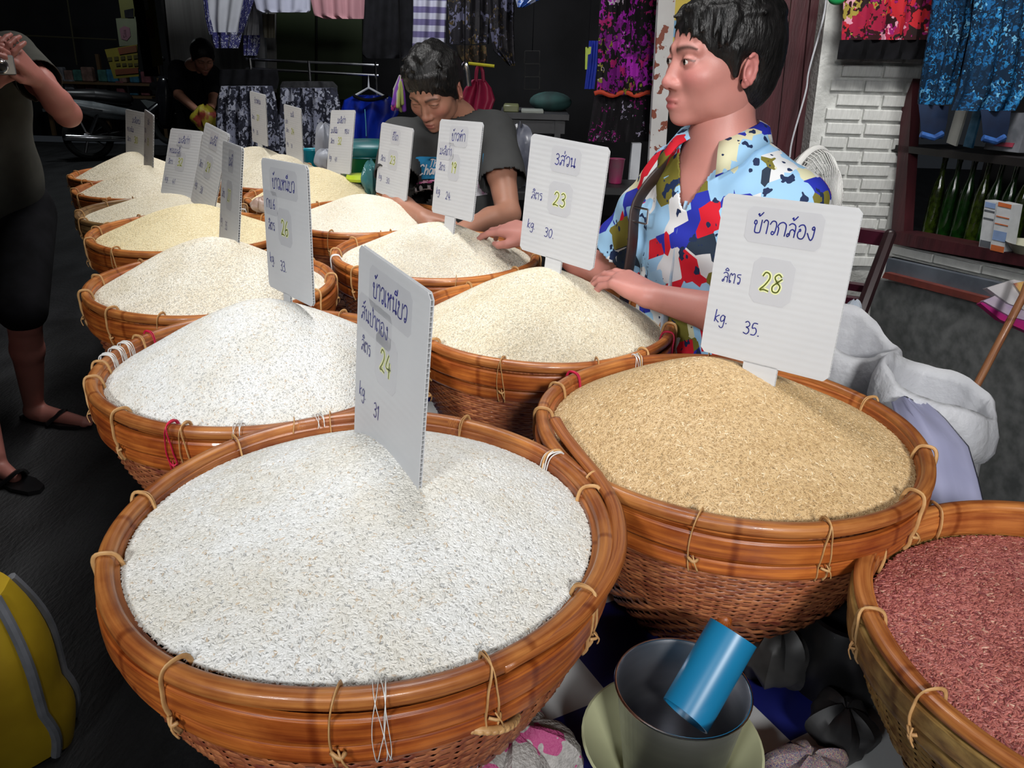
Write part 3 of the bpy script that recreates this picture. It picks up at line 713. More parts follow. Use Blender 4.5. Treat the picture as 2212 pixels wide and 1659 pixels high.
TXT = {
 'B': (lit('28', '35.', 'ข้าวกล้อง'), (-.027, .026), 'white sign reading 28 and kg 35 in the tan brown rice'),
 'C': (lit('23', '30.', '3ส่วน'), (-.025, .018), 'white sign starting with a 3 and priced 23 and kg 30 beside the patterned shirt'),
 'J': (lit('19', '24.', 'ข้าวหัก', 'มะลิเก่า'), (-.03, .018), 'white sign reading 19 and kg 24 before the grey shirt'),
 'K': (lit('23', '30.', 'อีโต'), (-.03, .02), 'white sign priced 23 and kg 30 before the green bucket'),
 'L': (lit('32', '41', 'มะลิเก่า', 'มะลินิ่ม', 'ทอง'), (-.01, .02), 'white sign reading 32 before the blue shirt'),
 'M': (lit('24', '31', 'มะลิ', 'เก่า'), None, 'white sign beside the sign on a tall tab at the skirt rack'),
 'N': (lit('27', '35', 'ข้าวหอม'), (-.03, .03), 'white sign on a tall tab before the black and white skirts'),
 'D': (lit('26', '33.', 'ข้าวเหนียว', 'กข.6'), (-.03, .0), 'white sign reading 26 and kg 33 in the white sticky rice'),
 'E': (lit('27', '35', 'มะลิ'), None, 'white sign turned nearly edge on in the pale rice'),
 'F': (lit('29', '38', 'มะลินิ'), (-.06, .0), 'white sign leaning back, reading 29 and kg 38'),
 'G': (lit('32', '41', 'มะลิเก่า', 'หอมมะลิ'), (-.035, .015), 'white sign reading 32 and kg 41 beside the leaning 29 sign'),
 'H': (lit('25', '33', 'มะลิ', 'ทอง'), None, 'narrow looking white sign overlapping the 30 sign'),
 'A': (lit('24', '31', 'ข้าวเหนียว', 'สันป่าตอง'), None, 'white sign reading 24 and kg 31 sunk in the low white rice'),
 'I': (lit('30', '39', 'มะลิใหม่'.replace('ใ', 'เ'), 'ทองนิม'), None, 'white sign reading 30 at the end of the row by the motorbike'),
}
for k, (pos, rot, s) in SIGNS.items():
    L, tab, lab = TXT[k]
    make_sign(k, pos, rot, s, lab, L, tab, fine=k in 'ABCDJKEFG', bury=0.0 if tab else .035)
# ================================================================ the place around the stall
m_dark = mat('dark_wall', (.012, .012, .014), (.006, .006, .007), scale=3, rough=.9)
m_dgreen = mat('green_door_paint', (.030, .050, .012), (.020, .036, .008), scale=2, rough=.6, stretch=(1, 1, .2))
m_whitew = mat('white_paint', (.62, .64, .68), (.5, .52, .56), scale=4, rough=.7)
m_maroon = mat('maroon_wood', (.070, .014, .019), (.036, .008, .011), scale=5, rough=.45, stretch=(4, 4, .5), bump=.15, bscale=30)
m_chrome = mat('chrome', (.75, .76, .78), (.6, .6, .62), scale=8, rough=.18, metal=1.0)
m_blackp = mat('black_plastic', (.010, .010, .011), (.006, .006, .007), scale=10, rough=.35)
m_blackc = mat('black_cloth', (.008, .008, .010), (.004, .004, .005), scale=14, rough=.95, spec=.15)
_xb = PY(372, 150, 7.75).x
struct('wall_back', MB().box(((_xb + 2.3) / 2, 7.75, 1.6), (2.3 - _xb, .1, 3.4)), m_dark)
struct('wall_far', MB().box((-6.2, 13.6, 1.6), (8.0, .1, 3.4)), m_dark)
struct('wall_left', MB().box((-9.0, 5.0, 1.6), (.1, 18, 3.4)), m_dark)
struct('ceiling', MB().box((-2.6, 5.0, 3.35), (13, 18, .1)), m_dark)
PR0 = PY(1925, 450, 3.55); DR = Vector((.287, -.958, 0)); NR = Vector((-.958, -.287, 0))
def RW(px, py, off=0.0): return PPL(px, py, PR0 + NR * off, NR)
def quadR(mb, pts, off, depth): return mb.prism([RW(a, b, off) for a, b in pts], NR * -depth)
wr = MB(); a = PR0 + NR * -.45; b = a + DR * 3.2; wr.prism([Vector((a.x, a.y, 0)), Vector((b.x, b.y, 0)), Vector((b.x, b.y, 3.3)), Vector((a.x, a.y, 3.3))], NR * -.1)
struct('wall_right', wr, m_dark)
def SLAB(px, pts, Y, depth): return MB().prism([PY(a, b, Y) for a, b in pts], (0, depth, 0))
def slab(pts, Y, depth): return MB().prism([PY(a, b, Y) for a, b in pts], (0, depth, 0))

# ---- white brick pillar, every brick proud of the mortar
YP = 3.62
pil = struct('wall_pillar', slab([(1795, -60), (2024, -60), (1905, 700), (1700, 700)], YP, .30), mat('white_mortar', (.66, .67, .65), (.55, .56, .54), scale=25, rough=.85, bump=.5, bscale=70))
m_brick = mat('white_brick', (.74, .75, .73), (.64, .65, .63), scale=22, rough=.8, bump=.35, bscale=60, rand=.05)
row = 0; z = PY(1800, 690, YP).z; rh = .0585
xa = lambda zz: PY(1795 + (700 - 0) * 0, 300, YP).x
bk = MB().rbox((0, 0, 0), (1, .024, .046), .35).mesh('brick', False); bk.materials.append(m_brick)
xl0 = PY(1776, 250, YP).x; xr0 = PY(1968, 250, YP).x
r_ = random.Random(3)
zz = 0.62
while zz < 1.98:
    off = 0.0 if row % 2 else .085; x = xl0 - .06 + off - .16
    while x < xr0 - .012:
        wbr = .165 + r_.uniform(-.02, .02); x0 = max(x, xl0 + .012); x1 = min(x + wbr, xr0 - .014)
        if x1 - x0 > .03:
            o = link('brick', bk, None, pil); o.location = ((x0 + x1) / 2, YP - .004 + r_.uniform(-.002, .002), zz); o.scale = (x1 - x0, 1, 1); o.rotation_euler = (0, r_.uniform(-.01, .01), 0)
        x += wbr + .014
    zz += rh; row += 1
# rough torn rubber strip at the pillar's left and the maroon door with its boards
door = thing('door_1', None, None); del_keys = [k for k in ('label', 'category') if k in door.keys()]
door['kind'] = 'structure'
for x0, x1, d in ((1640, 1700, 0), (1702, 1742, .02), (1744, 1783, .0)):
    sh = 40
    part('door_board', slab([(x0 + 12, -40), (x1 + 12, -40), (x1 - sh, 480), (x0 - sh, 480)], 3.72 + d, .03), m_maroon, door, smooth=False)
part('door_frame', slab([(1784, -40), (1806, -40), (1748, 480), (1728, 480)], 3.68, .06), mat('dark_strip', (.03, .03, .018), (.012, .012, .01), scale=60, rough=.9, bump=.6), door, smooth=False)
cb_ = MB().tube(crom([PY(1786, -20, 3.6), PY(1778, 40, 3.6), PY(1748, 150, 3.6), PY(1740, 200, 3.6), PY(1712, 300, 3.6), PY(1706, 340, 3.6)], 6), .004, 6)
single('cable', cb_, m_whitew, 'thin white cable hanging down the maroon door', 'cable')
# white rusty post behind the head
def rustmat():
    mt = mat('rusty_white_post', (.70, .69, .68), (.60, .58, .57), scale=6, rough=.6); N, K, b = nodes_of(mt)
    nz = N.new('ShaderNodeTexNoise'); nz.inputs['Scale'].default_value = 16; nz.inputs['Detail'].default_value = 5
    tc = N.new('ShaderNodeTexCoord'); K.new(tc.outputs['Object'], nz.inputs[0]); rp = ramp_const(N, [(0, (0, 0, 0)), (.6, (1, 1, 1))]); K.new(nz.outputs[0], rp.inputs[0])
    mx = N.new('ShaderNodeMixRGB'); mx.inputs[2].default_value = (.25, .06, .03, 1); src = b.inputs['Base Color'].links[0].from_socket
    K.new(src, mx.inputs[1]); K.new(rp.outputs[0], mx.inputs[0]); K.new(mx.outputs[0], b.inputs['Base Color']); return mt
struct('trim_1', slab([(1425, -40), (1462, -40), (1432, 420), (1398, 420)], 4.4, .06), rustmat(), label='white rusty steel post')
struct('trim_2', slab([(1366, 310), (1386, 310), (1372, 470), (1352, 470)], 4.5, .05), m_whitew)
pst = thing('poster', 'yellow and blue poster on the wall behind the young man', 'poster', PY(1470, 60, 4.5))
part('paper', slab([(1455, -30), (1520, -30), (1510, 95), (1446, 95)], 4.5, .004), mat('yellow_paper', (.75, .62, .12), (.7, .5, .08), scale=9, rough=.7), pst, world=True, smooth=False)
part('blue_print', slab([(1450, 44), (1512, 44), (1510, 80), (1447, 80)], 4.497, .002), mat('skyblue_print', (.25, .5, .75), scale=9, rough=.7), pst, world=True, smooth=False)

# ---- right hand shop front: display window, sill, brick course, steel chest
wf = MB(); quadR(wf, [(1948, 230), (1972, 170), (1952, 500), (1925, 500)], .0, .05)
struct('trim_3', wf, m_maroon)
sill = MB(); quadR(sill, [(1932, 500), (2300, 568), (2300, 592), (1930, 527)], .06, .12); struct('trim_4', sill, m_maroon, label='maroon window sill')
br = struct('wall_sill', quadR(MB(), [(1928, 528), (2300, 600), (2300, 640), (1920, 552)], .02, .1), MATS['white_mortar'])
for x0, x1 in ((1930, 2013), (2019, 2117), (2124, 2230)):
    f = lambda x, t: 529 + (x - 1930) * .2235 + t
    part('brick', quadR(MB(), [(x0, f(x0, 2)), (x1, f(x1, 2)), (x1 - 3, f(x1 - 3, 20)), (x0 - 3, f(x0 - 3, 19))], .034, .03), m_brick, br, smooth=False)
shelf = MB(); quadR(shelf, [(1925, 312), (2300, 352), (2300, 372), (1925, 326)], .0, .35); struct('trim_5', shelf, mat('black_shelf', (.012, .010, .010), scale=5, rough=.5), label='black shelf board of the display window')
chest = thing('steel_chest', 'galvanized steel chest with a red top rail against the shop front', 'chest', RW(2060, 700, .3))
m_galv = mat('galvanized', (.30, .31, .31), (.14, .15, .15), scale=22, rough=.45, metal=.35, lo=.3, hi=.7, detail=3)
part('front_panel', quadR(MB(), [(1885, 600), (2330, 700), (2330, 1200), (1850, 1080)], .30, .03), m_galv, chest, world=True, smooth=False)
part('top_strip', quadR(MB(), [(1917, 558), (2330, 650), (2330, 690), (1911, 588)], .29, .03), mat('blue_grey_steel', (.17, .20, .24), (.11, .13, .16), scale=9, rough=.5, metal=.3), chest, world=True, smooth=False)
part('top_rail', quadR(MB(), [(1911, 588), (2330, 694), (2330, 712), (1905, 600)], .32, .04), mat('red_rail', (.22, .045, .03), (.12, .03, .025), scale=14, rough=.6), chest, world=True, smooth=False)

# ================================================================ hanging clothes
def hang(name, label, cat, rows, Y, mt, depth=.03, folds=4, group=None, n=26, back=.8, extra=None, wav=.35):
    """a garment as a closed sleeve of cloth; rows of (py, left px, right px) at distance Y, with vertical folds"""
    secs = []
    L = []; high = rows[0][0] <= -20
    if high: rows = [(-230, rows[0][1] + 4, rows[0][2] + 4)] + list(rows)
    for (r0, r1) in zip(rows[:-1], rows[1:]):
        for t in np.linspace(0, 1, 5, endpoint=False): L.append([a + (b - a) * t for a, b in zip(r0, r1)])
    L.append(list(rows[-1]))
    for i, (py, xl, xr) in enumerate(L):
        sec = []; ph = i * .12
        for k in range(n):
            t = k / (n - 1); p = PY(xl + (xr - xl) * t, py, Y); e = sin(pi * t) ** .5
            sec.append(p + Vector((0, -depth * (.25 + .75 * e) * (1 - wav + wav * sin(folds * 2 * pi * t + ph)), 0)))
        for k in range(n - 2, 0, -1):
            t = k / (n - 1); p = PY(xl + (xr - xl) * t, py, Y); e = sin(pi * t) ** .5
            sec.append(p + Vector((0, depth * back * e, 0)))
        secs.append(sec)
    mb = MB().loft(secs)
    if extra: extra(mb)
    o = single(name, mb, mt, label, cat, group=group, edge=60)
    if high:
        a = PY((rows[0][1] + rows[0][2]) / 2, -226, Y)
        if a.z < 3.28: part('hanging_cord', MB().tube([a, Vector((a.x, a.y, 3.3))], .004, 5), m_blackc, o, world=True)
    return o
floral = lambda nm, stops, sc=18, **k: cellmat(nm, stops, sc, metric='EUCLIDEAN', dist=.12, **k)
m_purple = floral('purple_floral', [(0, (.012, .010, .012)), (.42, (.20, .012, .22)), (.62, (.38, .02, .42)), (.76, (.42, .02, .16)), (.86, (.012, .01, .012)), (.93, (.6, .5, .6)), (.96, (.25, .25, .03))], 16)
m_black_fl = floral('black_floral', [(0, (.010, .009, .011)), (.80, (.014, .010, .014)), (.92, (.26, .012, .18)), (.975, (.40, .36, .5))], 24)
m_redfl = floral('red_floral', [(0, (.03, .006, .008)), (.35, (.34, .012, .05)), (.55, (.5, .02, .03)), (.72, (.28, .01, .14)), (.84, (.02, .01, .01)), (.90, (.35, .28, .05)), (.95, (.7, .35, .45))], 16)
m_bluep = floral('blue_paisley', [(0, (.003, .018, .045)), (.5, (.005, .035, .09)), (.66, (.008, .10, .27)), (.80, (.02, .2, .46)), (.94, (.14, .4, .62))], 26)
m_skirt = floral('black_white_skirt', [(0, (.015, .016, .026)), (.34, (.03, .032, .05)), (.46, (.20, .21, .28)), (.68, (.02, .02, .03)), (.8, (.34, .35, .42))], 17)
m_tribal = floral('dark_tribal', [(0, (.010, .009, .012)), (.55, (.020, .018, .02)), (.75, (.10, .10, .16)), (.92, (.08, .055, .02))], 16)
hang('floral_trousers', 'purple floral trousers hanging in the dark doorway', 'trousers', [(-30, 1297, 1425), (60, 1293, 1422), (170, 1290, 1415), (203, 1288, 1412)], 4.6, m_purple, .05, 6)
fsk = hang('floral_skirt', 'black skirt sprinkled with flowers under the purple floral trousers', 'skirt', [(206, 1284, 1410), (255, 1276, 1406), (305, 1268, 1402)], 4.64, m_black_fl, .05, 5)
tr = MB()
pts = [PY(x, 203 + 4 * sin(x * .12), 4.57) for x in range(1284, 1412, 8)]
part('waistband', MB().tube(pts, .012, 8), mat('orange_trim', (.55, .05, .015), scale=20, rough=.7), fsk, world=True, label='orange gathered waistband')
hang('blue_scarf', 'bright blue scarf hanging beside the purple floral trousers', 'scarf', [(88, 1272, 1292), (140, 1268, 1290), (192, 1262, 1284)], 4.55, mat('royal_blue', (.01, .03, .42), (.005, .02, .25), scale=10, rough=.6), .02, 2)
single('clip_hanger', slab([(1265, 102), (1277, 101), (1276, 116), (1270, 118), (1268, 150), (1264, 150)], 4.5, .02), mat('lime_plastic', (.45, .6, .03), scale=10, rough=.4), 'lime green clip beside the blue scarf', 'clip')
rft = hang('red_floral_trousers', 'red floral trousers with black hem in front of the white brick pillar', 'trousers', [(-40, 1822, 2020), (40, 1818, 2014), (86, 1815, 2008)], 3.50, m_redfl, .045, 5)
hem = hang('hem', None, None, [(86, 1813, 2007), (112, 1808, 2001), (128, 1806, 1995)], 3.50, m_blackc, .045, 5); hem.parent = rft; hem.location = hem.location - rft.location; hem['label'] = 'plain black hem'
single('green_ornament', MB().ell(PY(1808, -4, 3.45), (.035, .02, .025)), mat('green_plastic', (.02, .35, .10), scale=9, rough=.35), 'green plastic ornament beside the red floral trousers', 'ornament')
# packed blue trousers in the display window
def packed(label, rows, hem, Y):
    t = thing('packed_trousers', label, 'trousers', PY((hem[0] + hem[2]) / 2, hem[3], Y), group='blue trousers in the display window')
    o = hang('trouser_leg', None, None, rows, Y, m_bluep, .05, 3); o.parent = t; o.location = o.location - t.location; 
    mb = MB(); x0, y0, x1, y1 = hem; mb.loft([[PY(x0, y0, Y - .03), PY(x1, y0 + 4, Y - .03), PY(x1, y0 + 4, Y + .02), PY(x0, y0, Y + .02)], [PY(x0 + 4, (y0 + y1) / 2, Y - .04), PY(x1 - 4, (y0 + y1) / 2, Y - .04), PY(x1 - 4, (y0 + y1) / 2, Y + .02), PY(x0 + 4, (y0 + y1) / 2, Y + .02)], [PY(x0 + 6, y1, Y - .03), PY(x1 - 12, y1, Y - .03), PY(x1 - 12, y1, Y + .02), PY(x0 + 6, y1, Y + .02)]])
    part('cuff', mb, mat('navy_cuff', (.006, .02, .06), (.004, .012, .04), scale=20, rough=.6), t, world=True)
    b2 = MB()
    b2.tube([PY(x0 + 5, y1 - 10, Y - .045), PY((x0 + x1) / 2, y1 - 2, Y - .05), PY(x1 - 14, y1 - 12, Y - .045)], .012, 8); part('elastic', b2, mat('blue_elastic', (.03, .12, .4), (.01, .05, .2), scale=60, rough=.6), t, world=True)
    return t
packed('blue paisley trousers with narrow leg, hanging next to the brick pillar', [(-40, 2018, 2102), (60, 2006, 2092), (190, 1986, 2062), (225, 1982, 2052)], (1984, 225, 2050, 300), 3.32)
packed('blue paisley trousers hanging over the white card in the display window', [(-40, 2108, 2230), (80, 2092, 2222), (200, 2066, 2212), (238, 2052, 2190)], (2118, 236, 2184, 308), 3.12)
hang('dark_blue_trousers', 'plain dark blue trouser leg between the two paisley trousers', 'trousers', [(-40, 2060, 2140), (90, 2046, 2122), (165, 2028, 2098)], 3.36, mat('dark_blue_cloth', (.006, .05, .12), (.004, .02, .05), scale=30, rough=.5), .03, 3)
single('white_card', MB().prism([RW(2074, 205, -.05), RW(2096, 210, -.05), RW(2064, 316, -.05), RW(2044, 308, -.05)], NR * -.01), mat('card', (.42, .43, .40), scale=10, rough=.5), 'white card packaging between the blue trousers', 'card', smooth=False)
single('blue_card', MB().prism([RW(2106, 225, -.04), RW(2122, 228, -.04), RW(2098, 320, -.04), RW(2080, 316, -.04)], NR * -.01), mat('blue_card', (.02, .16, .32), (.1, .3, .5), scale=30, rough=.5), 'narrow blue printed card on the shelf by the white card', 'card', smooth=False)
cb2 = thing('clear_package', 'clear plastic package with pink print on the black shelf', 'package', RW(2170, 330, -.06))
part('box', MB().prism([RW(2150, 240, -.06), RW(2225, 246, -.06), RW(2200, 330, -.06), RW(2125, 322, -.06)], NR * -.05), mat('pack_grey', (.22, .23, .26), (.12, .13, .15), scale=18, rough=.3), cb2, world=True, smooth=False)
part('print', MB().prism([RW(2150, 306, -.055), RW(2190, 309, -.055), RW(2186, 318, -.055), RW(2146, 315, -.055)], NR * -.004), mat('pink_print', (.4, .06, .1), scale=18, rough=.4), cb2, world=True, smooth=False)
# green glass bottles on the sill
m_bottle = mat('green_glass', (.008, .05, .006), (.004, .012, .003), scale=40, rough=.15, spec=.8)
m_bottle2 = mat('yellow_green_glass', (.04, .07, .006), (.008, .015, .002), scale=40, rough=.15, spec=.8)
for i, px in enumerate((2004, 2034, 2064, 2094, 2120, 2150, 2178)):
    base = RW(px - 4, 522 + (px - 2000) * .20, -.14); r = .028
    prof = [(r * .9, 0), (r, .01), (r, .21), (r * .8, .25), (r * .4, .29), (r * .36, .35), (r * .42, .353), (r * .42, .365), (0.001, .365)]
    base.z -= 0.0
    single('bottle', MB().lathe(prof, 16, base, capb=True), m_bottle if i % 3 else m_bottle2, 'dark green glass bottle standing in the display window' if i % 3 else 'yellowish green glass bottle standing in the display window', 'bottle', tuple(base), 'dark green bottles in the display window' if i % 3 else 'yellowish bottles in the display window')
def carton(label, x0, x1, yb, yt, stripe, off, lean=-10):
    t = thing('carton', label, 'box', RW((x0 + x1) / 2, yb, off))
    h = lambda x, y: RW(x + (yt - y) * 0 + lean * (y - yt) / (yb - yt), y + (x - x0) * .22, off)
    part('box', MB().prism([h(x0, yb), h(x1, yb), h(x1, yt), h(x0, yt)], NR * -.05), mat('carton_white', (.60, .62, .64), (.52, .54, .56), scale=30, rough=.4), t, world=True, smooth=False)
    for a, b, c in stripe:
        h2 = lambda x, y: RW(x + lean * (y - yt) / (yb - yt), y + (x - x0) * .22, off + .002)
        ya = yb + (yt - yb) * a; yb_ = yb + (yt - yb) * b
        part('print', MB().prism([h2(x0 + 1, ya), h2(x1 - 1, ya), h2(x1 - 1, yb_), h2(x0 + 1, yb_)], NR * -.001), c, t, world=True, smooth=False)
m_or = mat('orange_print', (.62, .16, .05), scale=20, rough=.4); m_gp = mat('grey_print', (.12, .13, .15), scale=20, rough=.4); m_bp = mat('blue_print_m', (.25, .36, .6), scale=20, rough=.4)
carton('slim white carton with grey lettering on the window sill', 2128, 2152, 536, 432, [(.05, .18, m_gp), (.62, .65, m_gp), (.78, .81, m_gp), (.86, .97, m_bp)], .05, -14)
carton('slim white and orange carton on the window sill', 2156, 2186, 540, 436, [(.0, .12, m_or), (.22, .42, m_bp), (.55, .57, m_or), (.7, .72, m_or), (.92, 1.0, m_or)], .06, -18)
bw = MB().lathe([(.03, 0), (.035, .006), (.075, .05), (.085, .06), (.08, .058), (.03, .012), (.001, .012)], 24, RW(2218, 560, .0)); single('bowl', bw, mat('cream_china', (.5, .5, .38), scale=10, rough=.3), 'cream bowl on the window sill beside the cartons', 'bowl')

# ---- clothes at the back of the stall
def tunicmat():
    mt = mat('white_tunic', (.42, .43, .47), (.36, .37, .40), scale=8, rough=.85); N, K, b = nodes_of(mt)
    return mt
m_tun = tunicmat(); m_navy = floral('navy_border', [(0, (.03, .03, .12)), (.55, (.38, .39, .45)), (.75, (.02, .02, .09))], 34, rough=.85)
def tunic(label, rows, border, Y):
    t = thing('embroidered_tunic', label, 'tunic', PY(rows[-1][1], rows[-1][0], Y), group='embroidered tunics')
    o = hang('cloth', None, None, rows, Y, m_tun, .05, 3); o.parent = t; o.location = o.location - t.location
    for br_ in border:
        o = hang('embroidered_border', None, None, br_, Y - .012, m_navy, .05, 3); o.parent = t; o.location = o.location - t.location
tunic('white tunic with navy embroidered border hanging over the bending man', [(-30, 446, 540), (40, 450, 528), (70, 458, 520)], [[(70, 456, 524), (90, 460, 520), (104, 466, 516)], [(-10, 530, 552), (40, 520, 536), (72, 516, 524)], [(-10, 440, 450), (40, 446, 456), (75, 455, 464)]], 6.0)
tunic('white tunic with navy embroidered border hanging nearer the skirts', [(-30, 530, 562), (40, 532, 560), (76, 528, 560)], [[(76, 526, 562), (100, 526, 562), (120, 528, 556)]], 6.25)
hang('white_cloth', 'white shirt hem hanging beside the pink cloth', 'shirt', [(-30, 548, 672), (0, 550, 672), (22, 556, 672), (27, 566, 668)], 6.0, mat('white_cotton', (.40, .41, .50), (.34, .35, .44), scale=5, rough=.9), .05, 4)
hang('pink_cloth', 'pink striped cloth hanging beside the black trousers', 'cloth', [(-30, 672, 788), (0, 672, 792), (34, 680, 792), (41, 700, 790)], 5.95, mat('pink_cotton', (.38, .19, .21), (.30, .14, .16), scale=3, rough=.9, stretch=(14, 1, .3)), .05, 4)
hang('black_trousers', 'black trousers hanging above the grey shirt man', 'trousers', [(-30, 790, 888), (40, 787, 892), (118, 783, 894), (126, 790, 888)], 5.6, m_blackc, .06, 3)
hang('striped_shirt', 'purple and white striped shirt hanging above the grey shirt man', 'shirt', [(-30, 893, 966), (40, 893, 964), (100, 891, 962)], 5.5, stripemat('purple_stripe', (.10, .085, .19), (.36, .36, .44), 4.4, 'Z'), .05, 3)
hang('tribal_scarf', 'dark scarf with white tribal figures hanging right of the striped shirt', 'scarf', [(-30, 966, 1062), (30, 968, 1060), (95, 972, 1056)], 5.5, m_tribal, .05, 4)
hang('tribal_shawl', 'dark fringed shawl hanging to a point over the red bag', 'shawl', [(-30, 1052, 1112), (60, 1058, 1110), (110, 1066, 1112), (142, 1100, 1113)], 5.4, m_tribal, .05, 3)
hang('woven_mat_bag', 'brown patterned bag under the tribal scarf', 'bag', [(98, 985, 1050), (120, 990, 1052), (136, 1000, 1050)], 5.3, floral('brown_bag', [(0, (.02, .015, .01)), (.6, (.07, .05, .02)), (.85, (.12, .06, .03))], 20), .06, 3)
hang('blue_white_bag', 'blue and white bag hanging at the top of the dark doorway', 'bag', [(-30, 1112, 1170), (0, 1114, 1166), (16, 1118, 1134)], 5.2, floral('blue_white', [(0, (.02, .06, .3)), (.5, (.4, .45, .6)), (.8, (.05, .15, .5))], 10), .04, 3)
# green doors and white strip on the back wall
dr = thing('door_2', None, None); dr['kind'] = 'structure'
for x0, x1 in ((598, 680), (686, 782)): part('door_leaf', slab([(x0, -30), (x1, -30), (x1, 215), (x0, 215)], 7.62, .05), m_dgreen, dr, smooth=False)
struct('trim_6', slab([(546, -30), (568, -30), (574, 175), (552, 175)], 7.3, .06), m_whitew)
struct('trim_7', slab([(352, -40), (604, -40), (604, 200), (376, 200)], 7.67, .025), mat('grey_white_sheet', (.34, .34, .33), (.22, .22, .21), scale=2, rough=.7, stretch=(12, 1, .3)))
hang('cream_packet', 'cream plastic packet hanging beside the green door', 'packet', [(30, 566, 594), (56, 568, 594), (82, 570, 595)], 6.8, mat('cream_plastic', (.30, .28, .20), scale=8, rough=.4), .02, 2)
# chrome rack with skirts and the blue shirt
YR = 6.2
rack = thing('clothes_rack', 'chrome clothes rack with two long rails before the green door', 'clothes rack', PY(680, 330, YR))
for y0, y1, yy in ((128, 141, 0), (148, 163, .0)):
    part('rail', MB().tube([PY(532, y0, YR), PY(818, y1, YR)], .010, 8), m_chrome, rack, world=True)
for px, ya in ((667, 132), (811, 134), (540, 126)):
    top = PY(px, ya, YR); part('post', MB().tube([top, Vector((top.x, top.y, 0.0))], .012, 8), m_chrome, rack, world=True)
hang('patterned_skirt', 'black and white patterned skirt at the rack end next to the bending man', 'skirt', [(186, 478, 590), (215, 470, 598), (270, 468, 604), (325, 474, 606)], 5.9, m_skirt, .08, 5)
hang('patterned_skirt', 'black and white patterned skirt on the rack next to the blue shirt', 'skirt', [(190, 606, 728), (225, 604, 736), (280, 602, 738), (335, 604, 738)], 6.0, m_skirt, .08, 5)
hang('black_blouse', 'black blouse hung on the rack above the patterned skirts', 'shirt', [(150, 476, 600), (172, 474, 604), (192, 476, 600)], 5.98, m_blackc, .05, 4)
hang('dark_shirt', 'dark shirt on the rack between the patterned skirts and the blue shirt', 'shirt', [(176, 610, 720), (186, 606, 730), (232, 612, 728)], 6.05, mat('charcoal_cloth', (.02, .02, .022), (.01, .01, .012), scale=40, rough=.9), .05, 4)
ts = thing('blue_tshirt', 'royal blue shirt on a hanger before the rack', 'shirt', PY(800, 300, 6.1))
o = hang('shirt_body', None, None, [(206, 764, 838), (216, 744, 856), (244, 736, 862), (262, 748, 852), (300, 752, 846)], 6.1, mat('blue_silk', (.006, .03, .40), (.003, .012, .2), scale=6, rough=.35, stretch=(3, 3, 1)), .07, 2); o.parent = ts; o.location = o.location - ts.location
part('hanger', MB().tube([PY(764, 208, 6.05), PY(796, 190, 6.05), PY(796, 162, 6.18), PY(797, 190, 6.05), PY(838, 212, 6.05)], .008, 6), m_whitew, ts, world=True)
part('drawstring', MB().tube([PY(788, 236, 6.0), PY(790, 262, 6.0), PY(791, 294, 6.0)], .004, 5), mat('cyan_cord', (.1, .4, .6), scale=9), ts, world=True)
part('collar', MB().tube(crom([PY(764, 206, 6.02), PY(780, 214, 6.0), PY(800, 216, 6.0), PY(822, 212, 6.0), PY(838, 206, 6.02)], 4), .012, 8), m_blackc, ts, world=True)
# tassels, red bag, yellow bar
tas = thing('tassel_bundle', 'bundle of pink, purple and lime tassels hanging by the grey shirt man', 'tassel', PY(870, 236, 3.4))
for i in range(16):
    c = [(.45, .03, .25), (.22, .05, .45), (.5, .5, .5), (.45, .5, .15)][i % 4]
    a = PY(866 + random.uniform(-3, 3), 164, 3.4); b = PY(862 + random.uniform(-14, 16), 225 + random.uniform(-14, 14), 3.4 + random.uniform(-.03, .03))
    part('strand', MB().chain([(a, .004), (a.lerp(b, .5) + Vector((random.uniform(-.01, .01), 0, 0)), .008), (b, .009)], 6), mat('tassel_%d' % (i % 4), c, rough=.6), tas, world=True)
bag = thing('red_bag', 'magenta red bag hanging behind the grey shirt man', 'bag', PY(1035, 236, 4.6))
o = hang('bag_body', None, None, [(172, 1020, 1048), (190, 1004, 1062), (215, 994, 1070), (238, 1000, 1062)], 4.6, mat('magenta_cloth', (.30, .01, .05), (.2, .006, .035), scale=8, rough=.5), .07, 2); o.parent = bag; o.location = o.location - bag.location
part('strap', MB().tube(crom([PY(1028, 176, 4.58), PY(1030, 152, 4.58), PY(1036, 142, 4.58), PY(1042, 152, 4.58), PY(1044, 176, 4.58)], 4), .010, 8), MATS['magenta_cloth'], bag, world=True)
single('hanger_bar', MB().tube([PY(1012, 137, 4.55), PY(1068, 143, 4.55)], .008, 8), mat('yellow_plastic', (.5, .45, .02), scale=9, rough=.4), 'yellow bar from which the red bag hangs', 'bar')
single('steel_ladles', MB().tube(crom([PY(1000, 150, 4.4), PY(1004, 138, 4.4), PY(1010, 150, 4.4), PY(1014, 186, 4.4)], 4), .012, 8), m_chrome, 'bent steel handle beside the red bag', 'handle')
# counter, tray and soft bag in the dark doorway
ct = thing('counter', 'dark side counter with open front behind the grey shirt man', 'counter', PZ(1150, 460, 0))
ct.location = (PY(1150, 240, 4.9).x, 5.0, 0)
m_ct = mat('counter_wood', (.05, .05, .055), (.03, .03, .033), scale=6, rough=.5)
zt = PY(1150, 246, 4.8).z
part('top', MB().box((PY(1155, 246, 4.8).x, 5.05, zt - .015), (.40, .5, .03)), m_ct, ct, world=True, smooth=False)
for px in (1106, 1206): part('leg', MB().box((PY(px, 246, 4.85).x, 4.85, zt / 2 - .015), (.035, .035, zt - .03)), m_ct, ct, world=True, smooth=False)
for px in (1106, 1206): part('leg', MB().box((PY(px, 246, 4.85).x, 5.27, zt / 2 - .015), (.035, .035, zt - .03)), m_ct, ct, world=True, smooth=False)
part('apron', MB().box((PY(1155, 246, 4.85).x, 4.85, zt - .07), (.36, .02, .08)), m_ct, ct, world=True, smooth=False)
